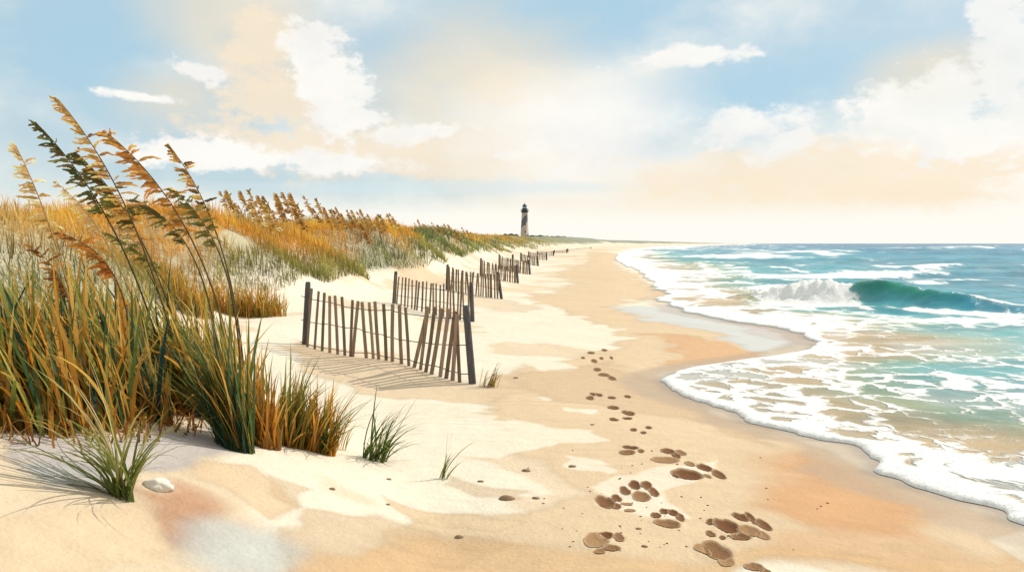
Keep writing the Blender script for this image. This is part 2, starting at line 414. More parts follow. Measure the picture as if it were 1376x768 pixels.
# ------------------------------------------------------------------ sea
def sea_material():
    m, t, b = material('sea_water')
    p = pos(t); sep = t.node('ShaderNodeSeparateXYZ', {0: p}); py = sep.outputs[1]
    bias = t.attr('foam'); body = t.attr('col', 'Color')
    warp = t.noise(p, .9, 3, .6, out=1)
    wv = t.node('ShaderNodeVectorMath', {0: p, 1: t.node('ShaderNodeVectorMath', {0: warp, 1: (.5, .5, .5)}, operation='SUBTRACT').outputs[0]}, operation='ADD').outputs[0]
    wf = t.noise(p, 5.0, 3, .6, out=1)
    wv2 = t.node('ShaderNodeVectorMath', {0: t.node('ShaderNodeVectorMath', {0: wf, 1: (.5, .5, .5)}, operation='SUBTRACT').outputs[0], 'Scale': .22}, operation='SCALE').outputs[0]
    wv = t.node('ShaderNodeVectorMath', {0: wv, 1: wv2}, operation='ADD').outputs[0]
    flat_ = t.node('ShaderNodeVectorMath', {0: wv, 1: (1.0, .75, 0)}, operation='MULTIPLY').outputs[0]
    # net of foam: distance to the cell edges, two sizes
    e1 = t.node('ShaderNodeTexVoronoi', {'Vector': flat_, 'Scale': 1.7}, feature='DISTANCE_TO_EDGE').outputs['Distance']
    e2 = t.node('ShaderNodeTexVoronoi', {'Vector': flat_, 'Scale': 5.2}, feature='DISTANCE_TO_EDGE').outputs['Distance']
    n1 = t.noise(flat_, .55, 4, .6); n2 = t.noise(flat_, 2.3, 4, .62)
    net = t.m('ADD', t.m('MULTIPLY', e1, 1.15), t.m('MULTIPLY', e2, .45))           # 0 on the web, about .6 inside a cell
    near = t.m('ADD', t.m('SUBTRACT', .20, net), t.m('ADD', t.m('MULTIPLY_ADD', n1, .95, -.475), t.m('MULTIPLY_ADD', n2, .5, -.25)))
    f2 = t.node('ShaderNodeVectorMath', {0: wv, 1: (.55, .42, 0)}, operation='MULTIPLY').outputs[0]
    mid = t.m('ADD', t.m('MULTIPLY_ADD', t.noise(f2, .55, 5, .58, .6), 1.9, -.95), t.m('MULTIPLY', t.m('SUBTRACT', .25, e1), .55))
    f3 = t.node('ShaderNodeVectorMath', {0: wv, 1: (.045, .030, 0)}, operation='MULTIPLY').outputs[0]
    farn = t.m('MULTIPLY_ADD', t.noise(f3, 1.0, 5, .6, .5), 2.0, -1.0)
    k1 = t.step(py, 12.0, 22.0); k2 = t.step(py, 45.0, 110.0)
    pat = t.m('ADD', t.m('MULTIPLY', near, t.m('SUBTRACT', 1.0, k1)), t.m('MULTIPLY', mid, k1))
    pat = t.m('ADD', t.m('MULTIPLY', pat, t.m('SUBTRACT', 1.0, k2)), t.m('MULTIPLY', farn, k2))
    val = t.m('ADD', pat, bias)
    soft = t.m('MULTIPLY_ADD', n2, .09, .03)
    foam = t.step(val, t.m('MULTIPLY', soft, -1.0), soft)
    film = t.m('MULTIPLY', t.step(val, -.30, .05), .10)
    # darker and lighter strokes in the water body
    d1 = t.noise(t.node('ShaderNodeVectorMath', {0: wv, 1: (.35, .9, 0)}, operation='MULTIPLY').outputs[0], .8, 4, .6)
    d2 = t.noise(t.node('ShaderNodeVectorMath', {0: wv, 1: (.02, .05, 0)}, operation='MULTIPLY').outputs[0], 1.0, 4, .6)
    dk = t.m('MULTIPLY', t.m('MULTIPLY_ADD', t.step(d1, .35, .65), .5, .74), t.m('MULTIPLY_ADD', t.step(d2, .38, .62), .4, .8))
    bc = t.mix(1.0, body, t.node('ShaderNodeCombineColor', {0: dk, 1: t.m('POWER', dk, .75), 2: t.m('POWER', dk, .6)}).outputs[0], 'MULTIPLY')
    bc = t.mix(film, bc, (.72, .74, .70))
    fn = t.noise(p, 18, 4, .65)
    fc = t.mix(t.step(fn, .3, .7), (.68, .70, .70), (.86, .85, .82))
    t.put(b.inputs['Base Color'], t.mix(foam, bc, fc))
    t.put(b.inputs['Roughness'], t.m('MULTIPLY_ADD', foam, .45, .30))
    t.put(b.inputs['Specular IOR Level'], t.m('MULTIPLY_ADD', foam, .02, .10))
    rip = t.noise(t.node('ShaderNodeVectorMath', {0: wv, 1: (.7, 1.5, .8)}, operation='MULTIPLY').outputs[0], 2.6, 6, .66)
    hgt = t.m('ADD', t.m('MULTIPLY', rip, .6), t.m('MULTIPLY', foam, t.m('MULTIPLY_ADD', fn, .5, .35)))
    t.put(b.inputs['Normal'], t.bump(hgt, .7, .09))
    return m
CREST = [(6.9,.0),(7.8,.28),(8.9,.60),(9.6,.48),(10.3,.56),(11.0,.48),(11.8,.31),(12.8,.19),(14.5,.11),(18,.06),(26,.03)]
def crest_y(x): return 24.8 - .80*(np.clip(x, 0, 15)-10.4) + .2*np.sin(x*.9)
def build_sea():
    ys = [-40.0]
    while ys[-1] < 16000:
        y = ys[-1]; ys.append(y + (2.0 if y < 0 else .3 if y < 4 else max(.03, .0045*y) if y < 45 else .016*y))
    ys = np.array(ys)
    n = 420; t = np.linspace(0, 1, n); 
    w = (.9*t**2.6+.1*t)[None, :]*(12+1.3*np.clip(ys, 0, None)[:, None])
    w[:, 1:4] = np.array([.008, .022, .05])[None, :]
    w[:, 4:] = .05 + w[:, 4:]
    sx = shore(ys)
    X = sx[:, None] + w; Y = np.repeat(ys[:, None], n, 1)
    x, y, w = X.ravel(), Y.ravel(), w.ravel()
    xs = np.repeat(sx, n)
    # surface: thin lip at the edge, then swells
    z = SEA + .004 + .030*(1-np.exp(-w/.022))*np.clip(1+y*.02, 1, 3)
    off = ss(1.5, 6, w)
    ph = y*1.05 + .9*fbm(x*.12, y*.1, 101, 3)*4
    z = z + off*(.035*np.sin(ph) + .05*fbm(x*.5, y*1.1, 103, 4) )*ss(2, 25, y)*np.clip(y*.03+.5, .5, 3)
    z = z + .028*fbm(x*1.3, y*1.3, 106, 3)*ss(.1, .8, w)
    # breaking wave
    A = np.interp(x, [c[0] for c in CREST], [c[1] for c in CREST], left=0, right=0)
    dy = y-crest_y(x)-.10*fbm(x*1.5, y*0, 111, 2)
    prof = np.where(dy < 0, np.exp(-(np.abs(dy)/.80)**2), np.exp(-(dy/1.7)**2))
    broken = ss(10.0, 9.2, x)*ss(6.5, 8, x)
    z = z + A*1.12*prof*(1+.30*broken*fbm(x*2.5, y*2.0, 113, 3)) + broken*prof*.22*np.clip(fbm(x*5.2, y*3.4, 117, 4), -.2, 1) + (1-broken)*ss(.05,.3,A)*prof*.15*fbm(x*1.3+y*.6, y*2.4, 119, 4)
    # foam weight
    bias = np.interp(w, [0, .25, 1.0, 2.2, 3.4, 5, 8, 14, 40], [.60, .06, -.04, -.06, -.09, -.15, -.19, -.24, -.33])
    farb = np.interp(w/np.clip(y*.04, 1, 400), [0, .3, .9, 1.8, 4, 9], [.62, .26, .07, -.07, -.18, -.32])
    bias = lerp(bias, farb, ss(16, 30, y))
    bias = bias - .10*ss(250, 900, y) - .5*ss(1500, 4000, y)
    # lines of surf farther out
    for (yc, x0, x1, th, am) in [(31, 7.5, 16, .9, .75), (38, 9.5, 30, 1.1, .5), (47, 9, 26, 1.4, .6), (62, 12, 42, 2.2, .55), (84, 18, 60, 3.2, .65), (118, 21, 60, 5, .6), (165, 40, 140, 8, .5), (260, 90, 300, 14, .4)]:
        yy = yc + .03*(x-x0) + yc*.035*fbm(x*6/yc, y*0+yc, 121, 3)
        ln = np.exp(-((y-yy)/th)**2)*ss(x0, x0+.15*yc, x)*ss(x1, x1-.15*yc, x)
        br = ss(-.12, .1, fbm(x*9/yc, y*0+yc*.7, 127, 2))
        bias = bias + am*ln*br; z = z + .004*yc*np.exp(-((y-yy-th*.4)/(th*.9))**2)*ss(x0, x0+.2*yc, x)
    face = ss(.12, .4, A)*np.where(dy < 0, np.exp(-((dy+.55)/.5)**2), np.exp(-((dy)/.8)**2))*(1-broken)
    bias = bias - .20*face
    bias = bias + .62*broken*np.exp(-((dy+.15)/.85)**2)*ss(.1, .25, A)
    lip = ss(.10, .3, A)*np.exp(-((dy-.10)/.16)**2)*(1-broken)*ss(10.6, 11.3, x)
    bias = bias + .9*lip
    trail = ss(9.3, 10.6, x)*np.exp(-((dy+1.55)/.42)**2)*ss(30, 20, x)
    bias = bias + .45*trail + .40*np.exp(-((dy+1.7)/.7)**2)*broken
    # body colour by depth
    c = np.zeros((len(x), 3))
    stops = [0, .8, 1.8, 2.7, 3.8, 6, 14, 40]
    cols = np.array([[.40,.32,.22],[.43,.31,.17],[.38,.29,.16],[.23,.31,.20],[.10,.32,.33],[.065,.28,.35],[.050,.245,.34],[.04,.205,.32]])
    ws = w/np.clip(y*.03, 1, 2) + 1.3*fbm(x*.5, y*.5, 131, 3)*ss(.5, 2, w)
    for k in range(3): c[:, k] = np.interp(ws, stops, cols[:, k])
    farc = np.array([.045, .17, .30])
    c = lerp(c, farc, ss(60, 700, y)[:, None])
    # pale film of back-wash in places
    bw = ss(.05, .2, fbm(x*.7, y*.6, 137, 3))*ss(6, 1, w)*ss(22, 12, y)
    c = lerp(c, np.array([.42, .47, .48]), (bw*.6)[:, None])
    green = np.array([.025, .20, .135])
    gm = ss(.2, .42, A)*np.exp(-((dy+.28)/.42)**2)*(1-broken)*ss(13.2, 11.4, x)
    c = lerp(c, green, (gm*.9)[:, None])
    bm = ss(.08, .25, A)*np.exp(-((dy+.6)/.55)**2)*(1-broken)*ss(10.8, 12, x)
    c = lerp(c, np.array([.03, .20, .30]), (bm*.75)[:, None])
    R, C = len(ys), n
    i = (np.arange(R-1)[:, None]*C+np.arange(C-1)[None, :]).ravel()
    me = npmesh('sea', np.stack([x, y, z], 1), np.stack([i, i+1, i+C+1, i+C], 1), c)
    addcol(me, 'foam', bias)
    o = link('sea_water', me, sea_material()); tag(o, 'turquoise sea with white foam running up the sand', None, None, 'structure')
build_sea()

# ------------------------------------------------------------------ paw print meshes
def print_material():
    m, t, b = material('damp_print_sand')
    p = pos(t); c = t.attr('col', 'Color')
    n = t.noise(p, 60, 4, .65); n2 = t.noise(p, 240, 2)
    k = t.m('MULTIPLY', t.m('MULTIPLY_ADD', n, .9, .55), t.m('MULTIPLY_ADD', n2, .4, .8))
    t.put(b.inputs['Base Color'], t.mix(1.0, c, t.node('ShaderNodeCombineColor', {0: k, 1: k, 2: k}).outputs[0], 'MULTIPLY'))
    b.inputs['Roughness'].default_value = .8; b.inputs['Specular IOR Level'].default_value = .2
    t.put(b.inputs['Normal'], t.bump(t.m('ADD', n, t.m('MULTIPLY', n2, .3)), .7, .02)); return m
M_PRINT = print_material()
def pad_mesh(q, org, mb=None, lift=.004):
    x0, y0, rx, ry, dark = q
    n, R = 30, 8; V = []; C = []
    ph = rng.random()*9
    base = lerp(np.array([.42, .25, .12]), np.array([.165, .064, .020]), min(1, max(0, (dark-.3)/.8)))
    for i in range(R+1):
        f = i/R
        for k in range(n):
            a = k*2*math.pi/n
            wob = 1+.10*math.sin(2*a+ph)+.06*math.sin(3*a+ph*2.1)+.03*math.sin(6*a+ph*3)
            x = x0+rx*f*1.12*wob*math.cos(a); y = y0+ry*f*1.12*wob*math.sin(a)
            V.append((x, y)); C.append(lerp(base, np.array([.52, .38, .235]), ss(.80, 1.0, f)*.9))
    V = np.array(V); h = H(V[:, 0], V[:, 1])+lift
    V3 = np.stack([V[:, 0]-org[0], V[:, 1]-org[1], h-org[2]], 1)
    fc = [(i*n+k, i*n+(k+1) % n, (i+1)*n+(k+1) % n, (i+1)*n+k) for i in range(R) for k in range(n)]
    mb = mb or MB(); o = len(mb.v)
    mb.v += [tuple(map(float, p)) for p in V3]; mb.f += [tuple(j+o for j in q_) for q_ in fc]; mb.c += [tuple(c) for c in C]
    return mb
for lb, hs, ts in PRINTS:
    g = (hs[0][0], hs[0][1], float(H(np.array([hs[0][0]]), np.array([hs[0][1]]))[0]))
    e = empty('paw_print', g, lb, 'paw print', 'paw prints pressed into the beach')
    for q in hs: link('heel_pad', pad_mesh(q, g).mesh('heel_pad'), M_PRINT, e)
    for q in ts: link('toe_mark', pad_mesh(q, g).mesh('toe_mark'), M_PRINT, e)
for lb, L in SMALLP:
    g = (L[0][0], L[0][1], float(H(np.array([L[0][0]]), np.array([L[0][1]]))[0]))
    e = empty('paw_print', g, lb, 'paw print', 'paw prints pressed into the beach')
    for q in L: link('pad_mark', pad_mesh(q, g, lift=.006).mesh('pad_mark'), M_PRINT, e)

# ------------------------------------------------------------------ pebbles and stone
def pebble_mesh(seed, flat_=.45, rough=.12, sub=3):
    import bmesh
    bm = bmesh.new(); bmesh.ops.create_icosphere(bm, subdivisions=sub, radius=1)
    for v in bm.verts:
        n = fbm(np.array([v.co.x*1.3+seed*7]), np.array([v.co.y*1.3+v.co.z*2.1+seed*3]), seed, 3)[0]
        v.co *= 1+rough*2*n; v.co.z *= flat_
    me = bpy.data.meshes.new('pebble'); bm.to_mesh(me); bm.free()
    me.polygons.foreach_set('use_smooth', np.ones(len(me.polygons), bool)); return me
M_PEB = plain('brown_pebble', (.21, .13, .075), .7, .25, 3, .35)
M_PEBD = plain('dark_pebble', (.085, .05, .03), .7, .25, 3, .35)
M_STONE = plain('white_stone', (.72, .68, .60), .85, .2, 4, .25, 1.0)
def pebble(u, v, a, label, mat, me, group=None, name='pebble', fl=1.0):
    g = ground(u, v); r = a*.8*g[1]/F
    o = bpy.data.objects.new(name, me); COL.objects.link(o)
    o.location = (g[0], g[1], float(H(g[:1], g[1:2])[0])-r*.02); o.scale = (r, r*.8, r*fl); o.rotation_euler = (0, 0, rng.random()*.8-.4)
    tag(o, label, 'pebble', group); return o
PM = [pebble_mesh(k) for k in range(3)]
for me in PM: me.materials.append(M_PEB)
PD = [pebble_mesh(5+k, .6, .1, 2) for k in range(2)]
for me in PD: me.materials.append(M_PEBD)
for i, (u, v, a, lb) in enumerate([(707,633,8,'brown oval pebble on the tan sand right of the thin grass tuft'), (769,627,7,'roundest brown pebble, lying left of the paw trail'),
      (681,670,14,'long flat tan pebble, the largest on the dry sand'), (720,670,7,'small dark-rimmed pebble beside the long flat tan one'),
      (730,676,3,'tiny dark pebble touching the small dark-rimmed one'), (617,722,8,'flat brown pebble alone near the bottom edge of the sand'),
      (446,658,6,'brown pebble on white sand below the green tuft shadow'), (521,678,4,'little brown pebble alone on the white sand'),
      (522,644,5,'brown pebble just below the green tuft'), (646,647,6,'pale tan pebble beside the thin tuft'),
      (858,710,5,'brown pebble right of the scuffed print'), (866,735,6,'grey-brown pebble at the right of the nearest scuffed print'),
      (693,508,5,'tan pebble right of the fence end'), (796,571,4,'dark round pebble beside the trail, on pale sand')]):
    pebble(u, v, a, lb, M_PEB, PM[i % 3], 'pebbles on the dry sand')
for i in range(58):
    if i < 40: u, v = rng.normal(870, 75), rng.normal(690, 42)
    else: u, v = rng.uniform(720, 1110), rng.uniform(600, 750)
    if v > 764 or v < 590: continue
    pebble(u, v, rng.uniform(1.1, 2.6), 'tiny dark speck of grit scattered around the paw prints', M_PEBD, PD[i % 2], 'dark grit around the paw prints', 'grit_speck')
for u, v, a in [(1103,680,2.2),(1112,676,2.6),(1098,684,1.8)]:
    pebble(u, v, a, 'tiny dark grit speck alone on the orange wet sand', M_PEBD, PD[0], 'dark grit on the orange sand', 'grit_speck')
st = pebble_mesh(21, .62, .16, 4); st.materials.append(M_STONE)
o = pebble(212, 656, 24, 'rounded white stone half buried behind the long-leaved grass tuft', M_STONE, st, None, 'white_stone', 1.15); o['category'] = 'stone'

# ------------------------------------------------------------------ grass
def blades(P, az, lean, curve, L, W, c0, c1, seg=6, twist=None, tipfall=0.0):
    """all arguments per blade (arrays). az: heading of the bend, lean: start angle off vertical, curve: added angle to the tip"""
    n = len(P); P = np.asarray(P, float)
    hd = np.stack([np.cos(az), np.sin(az), np.zeros(n)], 1)
    tw = az+math.pi/2 + (rng.normal(0, .5, n) if twist is None else twist)
    sd = np.stack([np.cos(tw), np.sin(tw), np.zeros(n)], 1)
    V = np.zeros((n, seg+1, 2, 3)); C = np.zeros((n, seg+1, 2, 3)); p = P.copy()
    for i in range(seg+1):
        f = i/seg
        a = lean+curve*f**1.3
        if i: p = p + (L/seg)[:, None]*(np.sin(a)[:, None]*hd+np.cos(a)[:, None]*np.array([0, 0, 1.0]))
        wd = W*(.75+.6*f)*(1-f**2.2)*.5 + 1e-4
        V[:, i, 0] = p-sd*wd[:, None]; V[:, i, 1] = p+sd*wd[:, None]
        c = lerp(c0, c1, f**.9); C[:, i, 0] = c; C[:, i, 1] = c
    b = (np.arange(n)*(seg+1)*2)[:, None]+(np.arange(seg)*2)[None, :]
    b = b.ravel(); fc = np.stack([b, b+1, b+3, b+2], 1)
    return V.reshape(-1, 3), fc, C.reshape(-1, 3)
def jcol(c, n, amt=.25):
    c = np.asarray(c, float); k = np.exp(rng.normal(0, amt, (n, 1)))
    return np.clip(c[None, :]*k*np.exp(rng.normal(0, amt*.35, (n, 3))), .004, .8)
TEAL = (.024, .092, .070); DTEAL = (.014, .060, .052); OLIVE = (.215, .225, .045); GREEN = (.110, .165, .034); DGREEN = (.055, .100, .024)
OCHRE = (.52, .31, .065); GOLD = (.66, .41, .09); ORG = (.62, .265, .028); BROWN = (.25, .115, .036); STRAW = (.56, .42, .17); SAGE = (.19, .21, .10)
def tuft(parent, part, g, n, spread, Lr, W, azm, azs, lean, curve, cols0, cols1, seg=7, org=None):
    """a bundle of blades as one part"""
    org = g if org is None else org
    r = np.sqrt(rng.random(n))*spread; th = rng.random(n)*6.283
    x = g[0]+r*np.cos(th); y = g[1]+r*np.sin(th)*.8; z = H(x, y)-.015
    k0 = rng.integers(0, len(cols0), n); k1 = rng.integers(0, len(cols1), n)
    c0 = np.array(cols0)[k0]*np.exp(rng.normal(0, .2, (n, 1))); c1 = np.array(cols1)[k1]*np.exp(rng.normal(0, .22, (n, 1)))
    az = rng.normal(azm, azs, n)
    ln = np.abs(rng.normal(lean[0], lean[1], n)); cv = rng.normal(curve[0], curve[1], n)
    L = rng.uniform(Lr[0], Lr[1], n)*(1-.35*r/spread)
    V, fc, C = blades(np.stack([x-org[0], y-org[1], z-org[2]], 1), az, ln, cv, L, rng.uniform(.7, 1.3, n)*W, c0, c1, seg)
    return link(part, npmesh(part, V, fc, np.clip(C, .004, .8)), M_LEAF, parent)
L_, R_ = math.pi, 0.0
def clump(u, v, label, layers, group='grass clumps on the foreground dune', cat='beach grass', name='grass_clump'):
    g = ground(u, v)
    e = empty(name, g, label, cat, group)
    for part, n, spread, Lr, W, azm, azs, lean, curve, c0, c1 in layers:
        tuft(e, part, g, n, spread, Lr, W, azm, azs, lean, curve, c0, c1)
    return e
GC = 'grass clumps massed at the left of the dune'
def big(u, v, label, sc, tones, dry, lean=.27, azm=L_):
    clump(u, v, label, [
        ('leaves', int(300*sc), .34*sc**.5, (.40*sc, 1.30*sc), .027, azm, .75, (lean+.06, .18), (.45, .4), tones, tones+[OLIVE, OLIVE, (.36,.35,.08), (.42,.37,.09), (.30,.32,.08)]),
        ('dry_leaves', int(240*sc), .36*sc**.5, (.35*sc, 1.25*sc), .028, azm, .8, (lean+.04, .2), (.5, .4), dry, [OCHRE, GOLD, GOLD, ORG]),
        ('dead_base', int(300*sc), .52*sc**.5, (.08, .36*sc), .015, azm, 2.2, (.45, .45), (.5, .6), [BROWN, (.10,.045,.02)], [BROWN, ORG, OCHRE])], GC)
big(30, 560, 'brown-footed grass clump at the far left edge of the foreground dune', .95, [GREEN, TEAL, OLIVE], [ORG, BROWN], .18)
big(95, 553, 'dark teal grass clump second from the left edge, with olive tips', 1.0, [TEAL, DTEAL, GREEN], [ORG, OCHRE])
big(160, 545, 'dense teal clump behind the long-leaved front tuft', 1.05, [DTEAL, TEAL, GREEN], [ORG, BROWN])
big(225, 545, 'darkest teal-black clump in the middle of the massed grass', 1.1, [DTEAL, DTEAL, TEAL], [ORG, OCHRE])
big(290, 560, 'tall green clump with orange streaks where most stalks rise', 1.05, [GREEN, OLIVE, OLIVE], [ORG, ORG, GOLD, OCHRE], .30)
clump(318, 602, 'green-bladed clump rooted at the tip of the shaded sand, right end of the mass', [
    ('leaves', 260, .13, (.5, 1.15), .016, L_, .5, (.22, .15), (.30, .3), [DTEAL, TEAL, GREEN], [OLIVE, GREEN, TEAL]),
    ('dry_leaves', 90, .12, (.5, 1.2), .013, L_, .6, (.18, .15), (.3, .3), [ORG, BROWN], [OCHRE, GOLD])], GC)
clump(352, 598, 'brown-orange clump with upright rusty blades just right of the green-bladed one', [
    ('leaves', 150, .12, (.35, .85), .017, L_+1.0, 1.4, (.10, .15), (.15, .3), [BROWN, ORG], [ORG, OCHRE, OLIVE]),
    ('dead_base', 90, .14, (.10, .32), .02, 0, 3, (.2, .25), (.2, .4), [BROWN, (.22,.09,.02)], [ORG, OCHRE])], GC)
clump(388, 598, 'fan of olive green blades over an orange base, centre of the right-hand clumps', [
    ('leaves', 150, .12, (.35, .80), .015, R_, .8, (.18, .18), (.35, .35), [GREEN, OLIVE], [OLIVE, (.22,.22,.06)]),
    ('dry_leaves', 110, .14, (.25, .7), .017, R_, 1.0, (.2, .2), (.3, .4), [ORG, BROWN], [OCHRE, GOLD])], GC)
clump(428, 606, 'golden clump with orange foot and green arching blades at the right end', [
    ('leaves', 70, .10, (.3, .75), .013, R_, .7, (.25, .2), (.7, .4), [GREEN, DGREEN, OLIVE], [OLIVE, GREEN]),
    ('dry_leaves', 140, .12, (.25, .70), .017, R_+.2, .9, (.2, .2), (.25, .35), [ORG, BROWN], [GOLD, OCHRE, ORG])], GC)
clump(457, 603, 'few thin ochre blades standing between the golden clump and the green tuft', [
    ('leaves', 12, .05, (.22, .42), .012, R_, .5, (.12, .15), (.4, .3), [OCHRE, OLIVE], [OLIVE, OCHRE])], 'small tufts on open sand')
clump(503, 618, 'isolated green tuft with fanned blades casting a blue shadow on white sand', [
    ('leaves', 66, .10, (.25, .80), .014, R_, .75, (.30, .25), (.85, .5), [DGREEN, GREEN], [OLIVE, GREEN, DGREEN]),
    ('dry_leaves', 12, .08, (.25, .6), .010, R_, .5, (.5, .2), (.4, .3), [OLIVE, STRAW], [STRAW, OCHRE])], 'small tufts on open sand')
clump(595, 643, 'thin sparse tuft of about a dozen green blades, rightmost on the near sand', [
    ('leaves', 13, .035, (.18, .52), .012, R_, .45, (.2, .15), (.7, .35), [OLIVE, GREEN], [OLIVE, (.25,.24,.07)])], 'small tufts on open sand')
clump(656, 519, 'small ochre tuft at the foot of the nearest fence end post', [
    ('leaves', 46, .11, (.18, .48), .014, R_, .6, (.2, .2), (.7, .4), [OCHRE, BROWN, OLIVE], [OCHRE, OLIVE, GREEN])], 'small tufts on open sand')
clump(166, 668, 'front tuft with long arching olive blades, nearest the camera', [
    ('leaves', 36, .06, (.45, 1.10), .016, L_, .55, (.40, .25), (1.0, .5), [GREEN, OLIVE, DGREEN], [OLIVE, (.24,.24,.07)]),
    ('inner_leaves', 26, .05, (.40, .95), .016, R_, .7, (.2, .2), (1.0, .5), [GREEN, OLIVE], [OLIVE, (.30,.28,.09)]),
    ('pale_blades', 9, .05, (.8, 1.2), .010, L_, .5, (.2, .12), (.75, .4), [STRAW, OLIVE], [STRAW, (.62,.52,.28)])], 'small tufts on open sand')
# golden clumps on the slope behind
for u, v, lb in [(250, 415, 'golden orange grass clump on the slope behind the tall stalks'), (305, 420, 'ochre clump in front of the shaded sand hollow'), (350, 424, 'low ochre-green clump at the right end of the slope clumps'), (215, 385, 'orange clump high on the slope, partly behind the stalks')]:
    clump(u, v, lb, [('leaves', 330, .50, (.3, .95), .018, L_+.4, 1.2, (.15, .18), (.3, .4), [ORG, OCHRE, BROWN], [GOLD, OCHRE, ORG, OLIVE]),
                     ('green_leaves', 120, .5, (.3, .8), .018, R_, 1.2, (.2, .2), (.4, .4), [OLIVE, GREEN], [OLIVE, OCHRE])], 'golden clumps on the dune slope')

# ---------- ground cover of the dunes: nobody could count it
def cover(name, label, y0, y1, npts, Lr, W, seg, seed, sfrom=.22, sto=1.9):
    y = np.exp(rng.uniform(math.log(y0), math.log(y1), npts*5))
    wdt = 4.0+.06*np.clip(y-60, 0, 1000)
    s = rng.uniform(sfrom, sto, len(y)); x = toe(y)-s*wdt
    keep = (s+.24*fbm(x*.45, y*.22, 91, 3) > .31+.42*saddle(y)) & (fbm(x*.6, y*.5, 143, 2) > -.42) & (np.abs(x) < y*.85+3)
    keep &= rng.random(len(y)) < lerp(.40, 1.0, ss(13, 22, y))
    x, y, s = x[keep][:npts], y[keep][:npts], s[keep][:npts]; n = len(x)
    z = H(x, y)-.03
    zone = fbm(x*.26+3, y*.13, 151, 2); lowf = ss(.66, .46, s+.22*fbm(x*.6, y*.3, 155, 2))
    org_ = ss(-.17, .02, zone+.10*ss(.5, .8, s))
    fine = fbm(x*1.7, y*1.2, 158, 2)
    base0 = lerp(np.array(DGREEN)*1.3, np.array(ORG), org_[:, None]); base1 = lerp(np.array((.17, .185, .06)), np.array((.68, .37, .06)), org_[:, None])
    base0 = lerp(base0, np.array((.095, .130, .040)), (lowf*.9)[:, None]); base1 = lerp(base1, np.array((.235, .245, .065)), (lowf*.9)[:, None])
    sag = ss(.06, -.10, zone)*(1-lowf)*ss(10, 22, y)
    base1 = lerp(base1, np.array(SAGE), (sag*.7)[:, None])
    nearpale = ss(19, 12, y)[:, None]*.6
    pal = lerp(np.array((.50, .38, .13)), np.array((.33, .33, .16)), ss(-.05, .08, fbm(x*.4, y*.3, 161, 2))[:, None])
    base0 = lerp(base0, pal*.7, nearpale); base1 = lerp(base1, pal, nearpale)
    k = np.exp(rng.normal(0, .22, (n, 1)))*(1+.9*fine)[:, None]
    sc = np.clip(y/24, .8, 6)
    V, fc, C = blades(np.stack([x, y, z], 1), rng.normal(L_+.3, 1.3, n), np.abs(rng.normal(.22, .2, n)), rng.normal(.45, .4, n),
                      rng.uniform(Lr[0], Lr[1], n)*(1+.5*fine), rng.uniform(.7, 1.3, n)*W*sc, base0*k, base1*k, seg)
    o = link(name, npmesh(name, V, fc, np.clip(C, .005, .8)), M_LEAF); tag(o, label, 'dune grass', None, 'stuff')
cover('dune_grass', 'orange and green grass covering the near dune slopes', 9, 30, 26000, (.20, .55), .018, 4, 1)
cover('dune_grass', 'low green and ochre grass on the dunes beyond the second fence', 30, 75, 20000, (.25, .60), .016, 4, 2)
cover('dune_grass', 'distant scrubby grass on the far dunes', 75, 330, 12000, (.3, .7), .013, 3, 3, .2, 1.3)

# ------------------------------------------------------------------ sea oats
def head_mesh(mb, rp, cols, side, n_br, bl, ow, droop=1.0):
    """rp: polyline of the rachis; flat drooping spikelets along it, mostly to one side"""
    rp = [np.array(p) for p in rp]; m = len(rp)-1
    n_br = int(n_br*1.5)
    for i in range(n_br):
        f = (i+.5)/n_br; t = f*m; k = min(int(t), m-1); p = rp[k]+(rp[k+1]-rp[k])*(t-k)
        tdir = rp[k+1]-rp[k]; tdir = tdir/np.linalg.norm(tdir)
        env = (.50+.9*math.sin(math.pi*min(1, .18+.82*(1-f)))**.8)*(1-.45*f)
        sgn = side if rng.random() < .78 else -side*.6
        out = np.array([sgn, rng.normal(0, .55), 0.0]); out /= np.linalg.norm(out)
        d = out*.85+tdir*(.30+.35*f)+np.array([0, 0, -.38*droop*(1-f)]); d /= np.linalg.norm(d)
        L = 1.25*bl*env*rng.uniform(.75, 1.2); col = np.array(cols[rng.integers(0, len(cols))])*math.exp(rng.normal(0, .25))
        ns = 3 if L > .05 else 2
        q = p.copy()
        for j in range(ns):
            ll = L*(.62 if j == 0 else .5)*rng.uniform(.85, 1.15); c = q+d*ll*.5
            nrm = np.cross(d, np.array([rng.normal(0, .35), 1, rng.normal(0, .35)])); nrm /= np.linalg.norm(nrm)
            w = ow*rng.uniform(.75, 1.25)*(1-.15*j)
            pts = [q, c-d*ll*.22+nrm*w*.42, c+d*ll*.12+nrm*w*.5, q+d*ll*.93+nrm*w*.12, q+d*ll, q+d*ll*.88-nrm*w*.2, c+d*ll*.06-nrm*w*.5, c-d*ll*.26-nrm*w*.36, c+np.cross(d, nrm)*w*.28]
            fcs = [(8, a, (a+1) % 8) for a in range(8)]
            mb.add(pts, fcs, np.clip(col*(1+.25*j), .01, .8))
            q = q+d*ll*.62+nrm*w*rng.normal(0, .25); d = d+np.array([0, 0, -.16*droop])+nrm*rng.normal(0, .2); d /= np.linalg.norm(d)
def bez(a, b, c, d, n):
    t = np.linspace(0, 1, n)[:, None]
    return (1-t)**3*a+3*(1-t)**2*t*b+3*(1-t)*t*t*c+t**3*d
